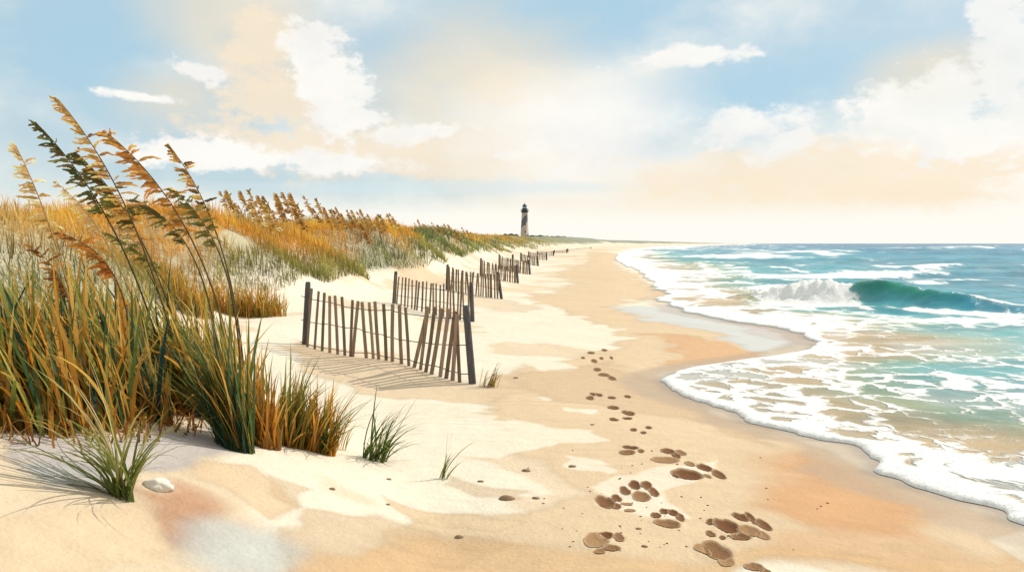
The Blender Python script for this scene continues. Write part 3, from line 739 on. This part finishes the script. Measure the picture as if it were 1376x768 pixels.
def stalk(ub, vb, pts, hf, label, cols, stemc, leafc, dy=0.0, bl=.085, ow=.020, nb=30):
    """pts: sight points the stem passes through, foot first; hf: share of the stem below the seed head"""
    g = ground(ub, vb); Y = g[1]
    P = [np.array([0, 0, -.03])]
    for i, (u, v) in enumerate(pts):
        yy = Y+dy*(i+1)/len(pts); P.append(np.array([(u-U0)/F*yy-g[0], yy-Y, CH-(v-V0)/F*yy-g[2]]))
    # smooth curve through the points
    P = np.array(P); d = np.concatenate([[0], np.cumsum(np.linalg.norm(np.diff(P, axis=0), axis=1))]); d /= d[-1]
    t = np.linspace(0, 1, 40); co = np.polyfit(d, P, min(3, len(P)-1)); Q = np.stack([np.polyval(co[:, k], t) for k in range(3)], 1)
    e = empty('sea_oats', g, label, 'sea oats', 'tall sea oats rising from the foreground grass')
    mb = MB(); r = np.interp(t, [0, .6, 1], [.008, .0058, .002]); mb.tube(Q, list(r), 6, stemc); link('stem', mb.mesh('stem'), M_SEED, e)
    k = int(hf*39); mb = MB(); head_mesh(mb, Q[k:], cols, -1, nb, bl, ow); link('seed_head', mb.mesh('seed_head', False), M_SEED, e)
    for f, s, L in leafc:
        p = Q[int(f*39)]
        V, fc, C = blades(np.array([p]), np.array([L_ if s < 0 else R_]), np.array([.25]), np.array([1.2]), np.array([L]), np.array([.012]), np.array([stemc]), np.array([OLIVE]), 8, np.array([0.3]))
        link('leaf', npmesh('leaf', V, fc, C), M_LEAF, e)
DK = (.13, .085, .022); DOL = (.12, .115, .028); HOC = (.50, .29, .07); HBR = (.33, .15, .035); HOR = (.50, .21, .035); PALE = (.66, .42, .18)
stalk(262, 560, [(240,480),(190,330),(160,258),(118,185),(78,134)], .54, 'tallest sea oats stalk, ochre plume tip touching the upper sky', [HOC, HOC, PALE, HBR], (.13, .09, .03), [(.3, 1, .5)], nb=40, bl=.095, ow=.022)
stalk(238, 555, [(205,440),(160,320),(118,250),(82,205),(50,165)], .66, 'dark green sea oats plume left of the tallest one', [DOL, (.05,.065,.012), DK], (.06, .06, .02), [(.35, -1, .45)], nb=30, bl=.085, ow=.024)
stalk(270, 556, [(240,445),(200,350),(166,280),(135,235),(100,205)], .68, 'blackish olive plume crowded below the tallest ochre plume', [DK, DOL, DK], (.10, .075, .03), [], dy=.1, nb=30, bl=.10, ow=.030)
stalk(325, 585, [(312,480),(285,390),(245,300),(195,225),(142,178)], .64, 'rusty orange plume in the middle, with dark red-brown tips', [HOR, HOC, HBR, HOR], (.16, .08, .025), [(.4, 1, .5)], nb=38, bl=.10, ow=.025)
stalk(333, 565, [(326,470),(306,370),(278,280),(250,225),(226,195)], .68, 'slender brown and gold plume at the right of the tall ones', [HOC, DK, HBR, HOC], (.13, .09, .035), [], nb=28, bl=.065, ow=.024)
stalk(330, 590, [(325,500),(310,400),(288,325),(262,280),(234,258)], .76, 'olive plume hanging low below the slender brown one', [DOL, (.16,.13,.03), DOL], (.11, .085, .03), [(.45, 1, .4)], dy=-.1, nb=20, bl=.075, ow=.022)
stalk(312, 570, [(295,470),(270,380),(243,313),(212,285),(178,268)], .74, 'grey-olive plume bent flattest over the green hill', [(.09,.085,.03), DOL, (.15,.12,.05)], (.10, .09, .03), [(.5, -1, .35)], dy=.1, nb=20, bl=.085, ow=.020)
stalk(130, 548, [(112,460),(82,360),(62,290),(42,235),(20,196)], .68, 'pale faded orange plume nearest the left edge of the sky', [PALE, (.62,.42,.18), HOC], (.42, .26, .08), [], nb=24, bl=.075, ow=.020)
stalk(188, 555, [(178,480),(168,410),(148,360),(118,330),(80,314)], .68, 'low rust-red plume drooping over the grass at the left', [HOR, (.36,.11,.02), HBR], (.20, .09, .03), [], dy=-.15, nb=26, bl=.085, ow=.024)
stalk(120, 560, [(104,470),(90,400),(74,362),(56,340),(40,331)], .66, 'small red-brown beaded plume at lower left, the lowest one', [(.20,.07,.02), HBR], (.24, .12, .04), [], dy=-.15, nb=18, bl=.06, ow=.016)
stalk(280, 545, [(246,450),(212,375),(184,330),(160,300),(138,268)], .70, 'tan straw plume half hidden between the dark ones', [(.30,.20,.08), PALE, (.22,.15,.05)], (.26, .18, .06), [], dy=.3, nb=22, bl=.07, ow=.020)
stalk(225, 550, [(196,450),(165,370),(132,310),(104,268),(72,244)], .70, 'faint pale straw plume behind the dark green one', [(.62,.45,.22), PALE], (.45, .30, .12), [], dy=.35, nb=22, bl=.06, ow=.018)
stalk(285, 550, [(262,470),(236,400),(204,356),(172,330),(142,312)], .70, 'moss green plume among the lower stalks', [(.10,.10,.02), (.15,.13,.03)], (.12, .11, .03), [(.5, 1, .4)], dy=.15, nb=20, bl=.07, ow=.020)

def copies(name, proto_list, spots, label, group, cat='sea oats'):
    for i, (g, sc, rz) in enumerate(spots):
        src = proto_list[i % len(proto_list)]
        e = empty(name, g, label, cat, group); e.scale = (sc, sc, sc); e.rotation_euler = (0, 0, rz)
        for pn, me in src: link(pn, me, None, e)
PROTO = []
for k in range(5):
    cols = [[HOC, HBR, PALE], [HBR, HOC], [HOC, (.30,.19,.04)], [(.30,.16,.03), HBR], [PALE, HOC]][k]
    lx = rng.uniform(.28, .5)
    Q = bez(np.zeros(3)-[0, 0, .05], np.array([-.03, 0, .5]), np.array([-.12*lx/.3, .02, .9]), np.array([-lx, .02, 1.28]), 18)
    mb = MB(); mb.tube(Q, list(np.interp(np.linspace(0, 1, 18), [0, 1], [.013, .005])), 5, (.50, .34, .13)); a = mb.mesh('stem'); a.materials.append(M_SEED)
    mb = MB(); head_mesh(mb, Q[8:], cols, -1, 13, .14, .055); b_ = mb.mesh('seed_head', False); b_.materials.append(M_SEED)
    PROTO.append([('stem', a), ('seed_head', b_)])
def stand(tips, label, group, yy, jitter, hgt):
    """tips: where the plume tips stand against the sky; rooted on the dune crest at distance yy"""
    sp = []
    for u, v in tips:
        best = None
        for _ in range(14):
            y = yy*(1+rng.uniform(-jitter, jitter)*1.3); x = (u-U0)/F*y; ztip = CH-(v-V0)/F*y
            xb = x+.30*hgt; zb = float(H(np.array([xb]), np.array([y]))[0]); q = (ztip-zb)/1.28
            c_ = abs(q-.85)+rng.uniform(0, .12)
            if best is None or c_ < best[0]: best = (c_, xb, y, zb, q)
        _, xb, y, zb, q = best; sc = min(1.15, max(.4, q))
        sp.append(((xb, y, zb), sc, rng.normal(0, .25)))
    copies('sea_oats', PROTO, sp, label, group)
def spread(u0, u1, v0, v1, n, dv):
    return [(u0+(u1-u0)*(i+.5)/n+rng.normal(0, (u1-u0)/n*.35), v0+(v1-v0)*(i+.5)/n+rng.uniform(-dv, dv)) for i in range(n)]
stand(spread(292, 402, 264, 272, 24, 12), 'ochre sea oats stalk waving on the crest of the orange near dune', 'sea oats on the crest of the orange near dune', 24, .10, 1.2)
stand(spread(408, 532, 272, 296, 28, 10), 'small ochre sea oats stalk in the row on the second dune crest', 'sea oats on the second dune crest', 34, .10, 1.2)
stand(spread(555, 632, 298, 312, 18, 5), 'tiny pale ochre sea oats stalk on the third dune crest', 'sea oats on the third dune crest', 56, .08, 1.1)

# ------------------------------------------------------------------ snow fences
DBG = False
SL = np.array([.24, .178, .128]); PO = np.array([.085, .082, .085])
def fence(L0, L1, R0, R1, slats, label, wires, slat_w, post_w, mid=None):
    """L0, L1: foot and top of the left post on the photograph; R0, R1: of the right post. Distances come from the feet standing on the sand."""
    yl, yr = L0[2], R0[2]
    A = np.array([(L0[0]-U0)/F*yl, yl]); B = np.array([(R0[0]-U0)/F*yr, yr])
    def at(u, v):                                                 # a point of the fence's upright plane
        t = (u-U0)/F; d = B-A
        k = (t*A[1]-A[0])/(d[0]-t*d[1]); y = A[1]+k*d[1]
        return np.array([A[0]+k*d[0], y, CH-(v-V0)/F*y])
    nrm = np.array([-(B-A)[1], (B-A)[0], 0]); nrm /= np.linalg.norm(nrm)
    mid_ = (A+B)/2; org = np.array([mid_[0], mid_[1], float(H(mid_[:1], mid_[1:])[0])])
    e = empty('snow_fence', org, label, 'fence', 'snow fences along the dune foot')
    def local(p): return p-org
    if DBG: print('FENCE', label[:14], [round(float(v),3) for v in (at(*L0[:2])[2], H(A[:1],A[1:])[0], at(*R0[:2])[2], H(B[:1],B[1:])[0])])
    posts = [(at(*L0[:2]), at(*L1)), (at(*R0[:2]), at(*R1))] + ([(at(*mid[0]), at(*mid[1]))] if mid else [])
    for f, tp in posts:
        d = tp-f; mb = MB(); f2 = f-d*.22
        pts = [f2+(tp-f2)*s for s in (0, .3, .6, .9, .985, 1.0)]
        mb.tube([local(p)-nrm*post_w*.0 for p in pts], [post_w*.55, post_w*.54, post_w*.52, post_w*.5, post_w*.47, post_w*.36], 10, PO*rng.uniform(.9, 1.15)); link('post', mb.mesh('post'), M_POST, e)
    mb = MB()
    for (u1, v1, u2, v2) in slats:
        a, b = at(u1, v1), at(u2, v2); b = b-(a-b)*.10
        ax = (a-b)/np.linalg.norm(a-b); sd = np.cross(ax, nrm); sd /= np.linalg.norm(sd)
        w = slat_w*rng.uniform(.85, 1.15)*.5; th = .006; c = SL*rng.uniform(.65, 1.35)*np.array([1, rng.uniform(.93, 1.03), rng.uniform(.88, 1.05)])
        off = nrm*(post_w*.75+.004)*(-1 if nrm[1] > 0 else 1)+nrm*rng.normal(0, .004)
        b_, a_ = local(b)+off, local(a)+off; bow = sd*rng.normal(0, .006); m_ = (a_+b_)/2+bow
        V = []
        for p, k in ((b_, 1), (m_, 1), (a_-ax*.006, 1), (a_, .8)):
            for s1, s2 in ((-1, -1), (1, -1), (1, 1), (-1, 1)): V.append(p+sd*w*s1*k+nrm*th*s2*k)
        fc = [(i*4+k, i*4+(k+1) % 4, (i+1)*4+(k+1) % 4, (i+1)*4+k) for i in range(3) for k in range(4)]+[(3, 2, 1, 0), (12, 13, 14, 15)]
        mb.add(V, fc, c)
    link('slat_panel', mb.mesh('slat_panel', False), M_SLAT, e)
    for wl in wires:
        P = [local(at(u, v)) for u, v in wl]; pts = []
        for i in range(len(P)-1):
            for k in range(8):
                s = k/8; q = P[i]+(P[i+1]-P[i])*s; q = q + nrm*(.012*math.sin(len(pts)*1.9))+np.array([0, 0, -.015*math.sin(math.pi*s)])+nrm*(post_w*.75)*(-1 if nrm[1] > 0 else 1); pts.append(q)
        pts.append(P[-1]); mb = MB(); mb.tube(pts, max(.0055, slat_w*.10), 5, (1, 1, 1)); link('wire', mb.mesh('wire'), M_WIRE, e)
    return at
zz = lambda x, y: (380+x/4.04, 340+y/4.04)
S1 = [(180,190,155,522),(217,205,194,535),(247,213,234,547),(276,230,277,552),(305,228,320,548),(343,235,358,528),(403,252,392,553),(432,258,404,540),(452,262,475,560),(490,265,513,568),(524,260,545,570),(569,273,583,575),(618,275,617,582),(656,278,667,597),(688,292,706,600),(812,290,737,607),(806,330,770,618),(850,290,803,627),(888,298,833,638),(922,300,877,652),(955,312,908,668),(970,330,945,685),(968,360,983,697)]
S1 = [(*zz(a, b), *zz(c, d)) for a, b, c, d in S1]
fence((409.5, 466, 13.4), (414, 378.5), (635, 517, 10.7), (626, 410), S1, 'nearest snow fence, its loose slats leaning apart with a gap near the right end',
      [[zz(120,232), zz(280,265), zz(430,300), zz(610,306), zz(720,330), zz(990,352)], [zz(120,360), zz(280,385), zz(420,405), zz(560,440), zz(720,475), zz(1020,497)], [zz(115,480), zz(300,520), zz(500,540), zz(706,575), zz(860,610), zz(1020,655)]], .058, .085)
def auto(L0, L1, R0, R1, n, label, wn=2, sw=.045, pw=.08, mid=None, drop=.06):
    sl = []
    for i in range(n):
        t = (i+.7)/(n+.4); u = L0[0]+(R0[0]-L0[0])*t; sag = 4*t*(1-t)
        vt = L1[1]+(R1[1]-L1[1])*t; vb = L0[1]+(R0[1]-L0[1])*t; hh = vb-vt
        j = rng.normal(0, hh*.03)
        sl.append((u+j+(L1[0]-L0[0])*(1-t)*.6, vt+hh*(drop+.10*sag+rng.uniform(-.02, .03)), u+rng.normal(0, hh*.02), vb+hh*.02))
    ws = []
    for k in range(wn):
        f = (.30, .62, .85)[k]
        ws.append([(L0[0]+(R0[0]-L0[0])*t, lerp(L1[1]+(R1[1]-L1[1])*t, L0[1]+(R0[1]-L0[1])*t, f)) for t in np.linspace(0.01, .99, 4)])
    fence(L0, L1, R0, R1, sl, label, ws, sw, pw, mid)
auto((529, 413, 21.4), (532, 364.5), (635, 431, 19.4), (633, 379), 22, 'second snow fence, standing just behind the nearest one', 3, .048, .085)
auto((600.5, 388, 27.6), (601.5, 355), (674, 402.5, 26.6), (669, 365), 24, 'third snow fence from the camera, its left post far up the sand', 2, .05, .085)
auto((646, 370.5, 38.5), (646.5, 346.5), (696, 382.5, 36.6), (694, 355.5), 23, 'fourth snow fence, between the third and a three-post panel', 2, .055, .095)
auto((671, 359, 51), (671, 341.5), (712, 368.5, 49), (710.5, 348.5), 23, 'fifth snow fence with an extra post in its middle', 2, .062, .11, ((689, 358), (689, 341.5)))
auto((700, 349, 69), (700, 339.2), (723, 357.5, 66.5), (722, 342.5), 18, 'sixth snow fence, small and pale brown in the distance', 2, .08, .13)
auto((710.5, 345.5, 95), (710.5, 337.6), (734.5, 349.3, 91), (734, 338.5), 18, 'seventh snow fence, small, left of the damp far sand', 2, .10, .16)
auto((722, 341.5, 130), (722, 337.2), (743.5, 343.6, 122), (743.5, 336.8), 18, 'eighth snow fence, tiny, with a dark right post', 1, .14, .2)
auto((745, 340, 155), (745, 335.8), (762, 339.6, 160), (761.5, 334.4), 12, 'ninth snow fence, a tiny brown comb near the horizon', 1, .17, .22)
auto((763, 338.2, 185), (763, 334), (794, 333.9, 290), (794, 331.6), 18, 'last and longest snow fence, a brown line curving to the horizon', 1, .26, .3)

# ------------------------------------------------------------------ lighthouse
def lighthouse():
    Y = 700.0; x = (705-U0)/F*Y; zb = float(H(np.array([x]), np.array([Y]))[0])-.4
    e = empty('lighthouse', (x, Y, zb), 'tall tapering lighthouse with dark spiral band and black lantern on the far headland', 'lighthouse')
    k = (CH-(272-V0)/F*Y-zb)/27.3
    m, t, b = material('lighthouse_paint')
    s = t.node('ShaderNodeSeparateXYZ', {0: ocoord(t)})
    ang = t.m('ARCTAN2', s.outputs[1], s.outputs[0])
    ph = t.m('ADD', t.m('DIVIDE', ang, 2*math.pi), t.m('MULTIPLY', s.outputs[2], -.062))
    fr = t.m('FRACT', t.m('ADD', ph, 10.32))
    band = t.m('LESS_THAN', fr, .40)
    n = t.noise(ocoord(t), .9, 4)
    c = t.mix(band, (.50, .395, .30), (.075, .085, .12)); c = t.mix(t.m('MULTIPLY', n, .35), c, (.30, .25, .21))
    t.put(b.inputs['Base Color'], c); b.inputs['Roughness'].default_value = .75
    DARK = plain('lantern_iron', (.04, .05, .075), .5, .4, 2, .2)  # dark iron, lightened: distance haze is put into the colour
    GL, tg, bg = material('lantern_glass'); bg.inputs['Base Color'].default_value = (.35, .42, .48, 1); bg.inputs['Roughness'].default_value = .12
    mb = MB(); mb.lathe([(3.6*k, -1*k), (3.55*k, .6*k), (3.2*k, .9*k), (2.15*k, 19.6*k), (2.15*k, 20.0*k)], 40); link('tower', mb.mesh('tower'), m, e)
    mb = MB(); mb.lathe([(2.2*k, 19.4*k), (2.5*k, 19.9*k), (3.0*k, 20.5*k), (3.05*k, 20.9*k), (2.2*k, 20.92*k), (2.0*k, 21.0*k)], 32); g = link('gallery', mb.mesh('gallery', False), DARK, e)
    mb = MB()
    for i in range(16):
        a = i*math.pi/8; mb.tube([(2.9*k*math.cos(a), 2.9*k*math.sin(a), 20.9*k), (2.9*k*math.cos(a), 2.9*k*math.sin(a), 22.1*k)], .07*k, 5)
    for zh in (21.5, 22.1):
        mb.tube([(2.9*k*math.cos(a), 2.9*k*math.sin(a), zh*k) for a in np.linspace(0, 2*math.pi, 33)], .08*k, 5)
    link('railing', mb.mesh('railing'), DARK, g)
    mb = MB(); mb.lathe([(1.95*k, 20.9*k), (1.95*k, 22.3*k), (2.2*k, 22.4*k), (2.2*k, 22.7*k), (1.5*k, 22.72*k)], 24); link('service_room', mb.mesh('service_room', False), DARK, e)
    mb = MB(); mb.lathe([(1.42*k, 22.7*k), (1.42*k, 24.3*k)], 16); lr = link('lantern_room', mb.mesh('lantern_room', False), GL, e)
    mb = MB()
    for i in range(8):
        a = i*math.pi/4; mb.tube([(1.46*k*math.cos(a), 1.46*k*math.sin(a), 22.7*k), (1.46*k*math.cos(a), 1.46*k*math.sin(a), 24.3*k)], .09*k, 5)
    link('glazing_bar', mb.mesh('glazing_bar'), DARK, lr)
    mb = MB(); mb.lathe([(1.85*k, 24.25*k), (1.85*k, 24.5*k), (1.5*k, 25.2*k), (.9*k, 25.8*k), (.35*k, 26.2*k), (.12*k, 26.3*k)], 24); r = link('roof', mb.mesh('roof'), DARK, e)
    mb = MB(); mb.lathe([(.10*k, 26.2*k), (.32*k, 26.5*k), (.32*k, 26.7*k), (.08*k, 26.9*k), (.05*k, 27.5*k)], 12); link('finial', mb.mesh('finial'), DARK, r)
    MW = plain('window_dark', (.03, .035, .045), .3)
    for i, zw in enumerate((5, 10.5, 16)):
        rr = lerp(3.2, 2.15, (zw-.9)/18.7)*k; a = -math.pi/2+.15
        mb = MB(); cx, cy = rr*math.cos(a), rr*math.sin(a)
        mb.add([(cx+sx_*.38*k, cy-.05*k, zw*k+sz*.75*k) for sx_, sz in ((-1, -1), (1, -1), (1, 1), (-1, 1))]+[(cx+sx_*.38*k, cy+.4*k, zw*k+sz*.75*k) for sx_, sz in ((-1, -1), (1, -1), (1, 1), (-1, 1))], [(0, 1, 2, 3), (0, 4, 5, 1), (1, 5, 6, 2), (2, 6, 7, 3), (3, 7, 4, 0)])
        link('window', mb.mesh('window', False), MW, e)
lighthouse()

# ------------------------------------------------------------------ shrub thickets near the lighthouse
M_SHRUB = leaf_material('shrub_leaf', .15, .7)
def thicket(u, Y, wpx, hpx, label, col, flat_top=.6, n=2600):
    x = (u-U0)/F*Y; zb = float(H(np.array([x]), np.array([Y]))[0])-.3
    W = wpx*Y/F/2; Hh = hpx*Y/F
    a = rng.random(n)*6.283; q = rng.random(n)**.33; ph = np.arccos(rng.random(n))
    lump = 1+.22*np.sin(a*3+u)+.15*np.sin(a*7+u*2)
    px = W*q*np.sin(ph)**flat_top*np.cos(a)*lump; py = W*.7*q*np.sin(ph)**flat_top*np.sin(a)*lump; pz = Hh*q*np.cos(ph)**.45*(1+.12*np.sin(px*1.3/W*6+u))
    s = .05*W*rng.uniform(.6, 1.5, n)
    t1 = rng.normal(0, 1, (n, 3)); t1 /= np.linalg.norm(t1, axis=1)[:, None]; t2 = np.cross(t1, rng.normal(0, 1, (n, 3))); t2 /= np.linalg.norm(t2, axis=1)[:, None]
    C = np.stack([px, py, pz], 1); V = np.stack([C-t1*s[:, None], C+t2*s[:, None]*.6, C+t1*s[:, None], C-t2*s[:, None]*.6], 1).reshape(-1, 3)
    cc = np.repeat(np.array(col)[None, :]*np.exp(rng.normal(0, .3, (n, 1))), 4, 0)
    e = empty('shrub_thicket', (x, Y, zb), label, 'shrub', 'shrubs on the far headland')
    link('foliage', npmesh('foliage', V, np.arange(n*4).reshape(-1, 4), np.clip(cc, .01, .6), False), M_SHRUB, e)
    mb = MB()
    for k in range(9):
        aa = k*.7; mb.tube([(0, 0, 0), (W*.35*math.cos(aa), W*.25*math.sin(aa), Hh*.4), (W*.6*math.cos(aa), W*.4*math.sin(aa), Hh*.75)], [W*.03, W*.02, W*.006], 5, (.08, .06, .045))
    link('branches', mb.mesh('branches'), M_LEAF, e)
thicket(685, 660, 21, 6.0, 'flat-topped dark grey-green thicket just left of the lighthouse', (.085, .105, .095))
thicket(722, 690, 28, 3.6, 'low grey-green thicket right of the lighthouse foot', (.115, .13, .105))
thicket(748, 720, 22, 2.4, 'lowest grey thicket, where the headland slopes to the beach', (.14, .15, .125))
thicket(655, 560, 40, 4.0, 'broad low thicket on the hill farthest left of the lighthouse', (.11, .13, .09))

# ------------------------------------------------------------------ sky and sun
SUN_AZ, SUN_EL = math.radians(62), math.radians(40)      # azimuth from +Y (into the picture) toward +X (right)
w = bpy.data.worlds.new("World"); S.world = w; w.use_nodes = True
t = NT(w.node_tree); bgn = t.n['Background']
sky = t.node('ShaderNodeTexSky', sky_type='NISHITA', sun_disc=False)
sky.sun_elevation = SUN_EL; sky.sun_rotation = SUN_AZ; sky.air_density = 1.0; sky.dust_density = .6; sky.ozone_density = 1.5
gen = t.node('ShaderNodeTexCoord').outputs['Generated']
sp = t.node('ShaderNodeSeparateXYZ', {0: gen})
az = t.m('ARCTAN2', sp.outputs[0], sp.outputs[1]); el = t.m('ARCSINE', sp.outputs[2])
flatv = t.node('ShaderNodeCombineXYZ', {0: az, 1: t.m('MULTIPLY', el, 1.5), 2: 0.0}).outputs[0]
nA = t.noise(flatv, 17.0, 5, .6); nB = t.noise(flatv, 60.0, 4, .65); nC = t.noise(flatv, 3.2, 4, .55)
nD = t.noise(t.node('ShaderNodeVectorMath', {0: flatv, 1: (3.3, 1.7, .4)}, operation='ADD').outputs[0], 10.0, 6, .6)
ragged = t.m('ADD', t.m('MULTIPLY_ADD', nA, 3.4, -1.7), t.m('MULTIPLY_ADD', nB, 1.3, -.65))
soft = t.m('ADD', t.m('MULTIPLY_ADD', nC, 2.0, -1.0), t.m('MULTIPLY_ADD', nD, 1.6, -.8))
def angles(u, v):
    a = math.atan((u-U0)/F); return a, math.atan((V0-v)/F*math.cos(a))
def blob(u, v, ru, rv, edge, rag, tilt=0.0, amp=1.0):
    """a patch of cloud: centre and half size in angle, edge softness, ragged or soft noise"""
    a0, e0 = angles(u, v); ra, re = ru/F, rv/F
    da = t.m('DIVIDE', t.m('SUBTRACT', az, a0), ra); de = t.m('DIVIDE', t.m('SUBTRACT', el, e0), re)
    if tilt: de = t.m('SUBTRACT', de, t.m('MULTIPLY', da, tilt))
    d = t.m('SQRT', t.m('ADD', t.m('MULTIPLY', da, da), t.m('MULTIPLY', de, de)))
    d = t.m('ADD', d, t.m('MULTIPLY', ragged if rag else soft, amp))
    return t.step(d, 1+edge, 1-edge)
def union(L):
    o = L[0]
    for b_ in L[1:]: o = t.m('MAXIMUM', o, b_)
    return o
SKY = 0.085      # strength of the physical sky
skyc = t.node('ShaderNodeVectorMath', {0: sky.outputs[0], 'Scale': SKY}, operation='SCALE').outputs[0]
skyc = t.mix(.65, skyc, (.47, .72, .86))         # thin high haze
CREAMS = (1.0, .970, .885)
blue = union([blob(120, 40, 230, 110, .65, 0), blob(230, 130, 330, 90, .7, 0), blob(330, 235, 300, 42, .7, 0), blob(760, 20, 260, 80, .7, 0), blob(1070, 110, 250, 80, .7, 0, .45), blob(1230, 60, 150, 90, .7, 0), blob(40, 180, 130, 70, .8, 0), blob(520, 60, 200, 60, .8, 0), blob(880, 190, 60, 30, .9, 0)])
deep = union([blob(130, 60, 130, 80, .8, 0), blob(230, 150, 60, 45, .8, 0), blob(760, 15, 200, 45, .9, 0), blob(1030, 120, 120, 40, .9, 0, .5)])
rest = t.m('MULTIPLY', t.step(t.m('ADD', nC, t.m('MULTIPLY', nD, .3)), .55, .8), t.step(el, .30, .50))     # scattered blue overhead, outside the view
c = t.mix(t.m('MAXIMUM', t.m('MULTIPLY', blue, .80), rest), CREAMS, skyc)
c = t.mix(t.m('MULTIPLY', deep, .42), c, (.33, .62, .82))
soften = t.m('MULTIPLY_ADD', nD, .8, .35)
peach_soft = union([blob(340, 60, 110, 75, .6, 0, -.3), blob(650, 130, 120, 100, .7, 0), blob(240, 130, 60, 40, .8, 0), blob(1240, 105, 70, 36, .8, 0, .3), blob(930, 255, 150, 32, .8, 0), blob(1060, 270, 300, 22, .8, 0)])
c = t.mix(t.m('MULTIPLY', peach_soft, t.m('MULTIPLY', soften, .75)), c, (.965, .80, .57))
peach = union([blob(385, 140, 80, 46, .4, 1, -.2, 1.0), blob(350, 55, 40, 40, .3, 1, 0, 1.0), blob(470, 200, 190, 34, .4, 1, -.12, .9), blob(590, 222, 150, 20, .4, 1, -.1, .9), blob(720, 216, 90, 16, .25, 1, 0, 1.0), blob(1110, 226, 120, 34, .4, 1, .3, .9), blob(1220, 232, 160, 40, .4, 1, .1, .9), blob(960, 232, 110, 24, .3, 1, .25, .9)])
c = t.mix(t.m('MULTIPLY', peach, t.m('MULTIPLY_ADD', nC, .7, .36)), c, (.975, .82, .62))
white = union([blob(440, 105, 52, 62, .30, 1, -.5, 1.1), blob(460, 160, 50, 20, .30, 1, 0, 1.1), blob(275, 207, 80, 20, .34, 1, -.1, 1.1), blob(268, 98, 30, 13, .30, 1, -.6, 1.1), blob(190, 130, 42, 6, .34, 1, -.5, .9), blob(560, 178, 66, 13, .34, 1, .5, 1.0), blob(430, 218, 95, 14, .34, 1, -.2, 1.0),
               blob(790, 180, 130, 66, .7, 0), blob(930, 76, 80, 13, .34, 1, .5, 1.0), blob(1255, 140, 90, 40, .38, 1, .4, 1.0), blob(1300, 175, 80, 36, .2, 1, .2, .9), blob(1050, 196, 34, 16, .34, 1, .7, 1.0), blob(1350, 70, 36, 110, .3, 1, 0, .9), blob(690, 208, 30, 6, .2, 1, .3, .9), blob(985, 170, 70, 22, .5, 1, .2)])
wsh = t.mix(t.m('MULTIPLY', t.step(nD, .42, .66), .75), (1.0, .985, .935), (.90, .885, .865))
wm = t.m('MULTIPLY', white, t.m('MULTIPLY_ADD', t.step(nC, .3, .6), .35, .62), clamp=True)
c = t.mix(wm, c, wsh)
hz = t.step(el, .050, .018); c = t.mix(hz, c, (1.0, .975, .895))
lowband = blob(540, 252, 260, 8, .5, 0, .1); c = t.mix(t.m('MULTIPLY', lowband, .45), c, (.70, .83, .86))
t.put(bgn.inputs['Color'], c); bgn.inputs['Strength'].default_value = 1.0

sl = bpy.data.lights.new('sun', 'SUN'); sl.energy = 4.0; sl.angle = math.radians(.5); sl.color = (1.0, .93, .80)
so = bpy.data.objects.new('sun', sl); COL.objects.link(so)
dirv = Vector((math.sin(SUN_AZ)*math.cos(SUN_EL), math.cos(SUN_AZ)*math.cos(SUN_EL), math.sin(SUN_EL)))
so.rotation_euler = dirv.to_track_quat('Z', 'Y').to_euler(); so.location = dirv*50

# ------------------------------------------------------------------ camera
cd = bpy.data.cameras.new('camera'); cam = bpy.data.objects.new('camera', cd); COL.objects.link(cam)
cam.location = (0, 0, CH); cam.rotation_euler = (math.radians(90), 0, 0)
cd.sensor_width = 36; cd.lens = F/1376*36; cd.shift_y = -(384-V0)/1376; cd.clip_start = .05; cd.clip_end = 40000
S.camera = cam
S.view_settings.view_transform = 'Standard'; S.view_settings.look = 'None'; S.view_settings.exposure = 0; S.view_settings.gamma = 1
S.cycles.max_bounces = 4; S.cycles.diffuse_bounces = 2; S.cycles.glossy_bounces = 2; S.cycles.use_denoising = True
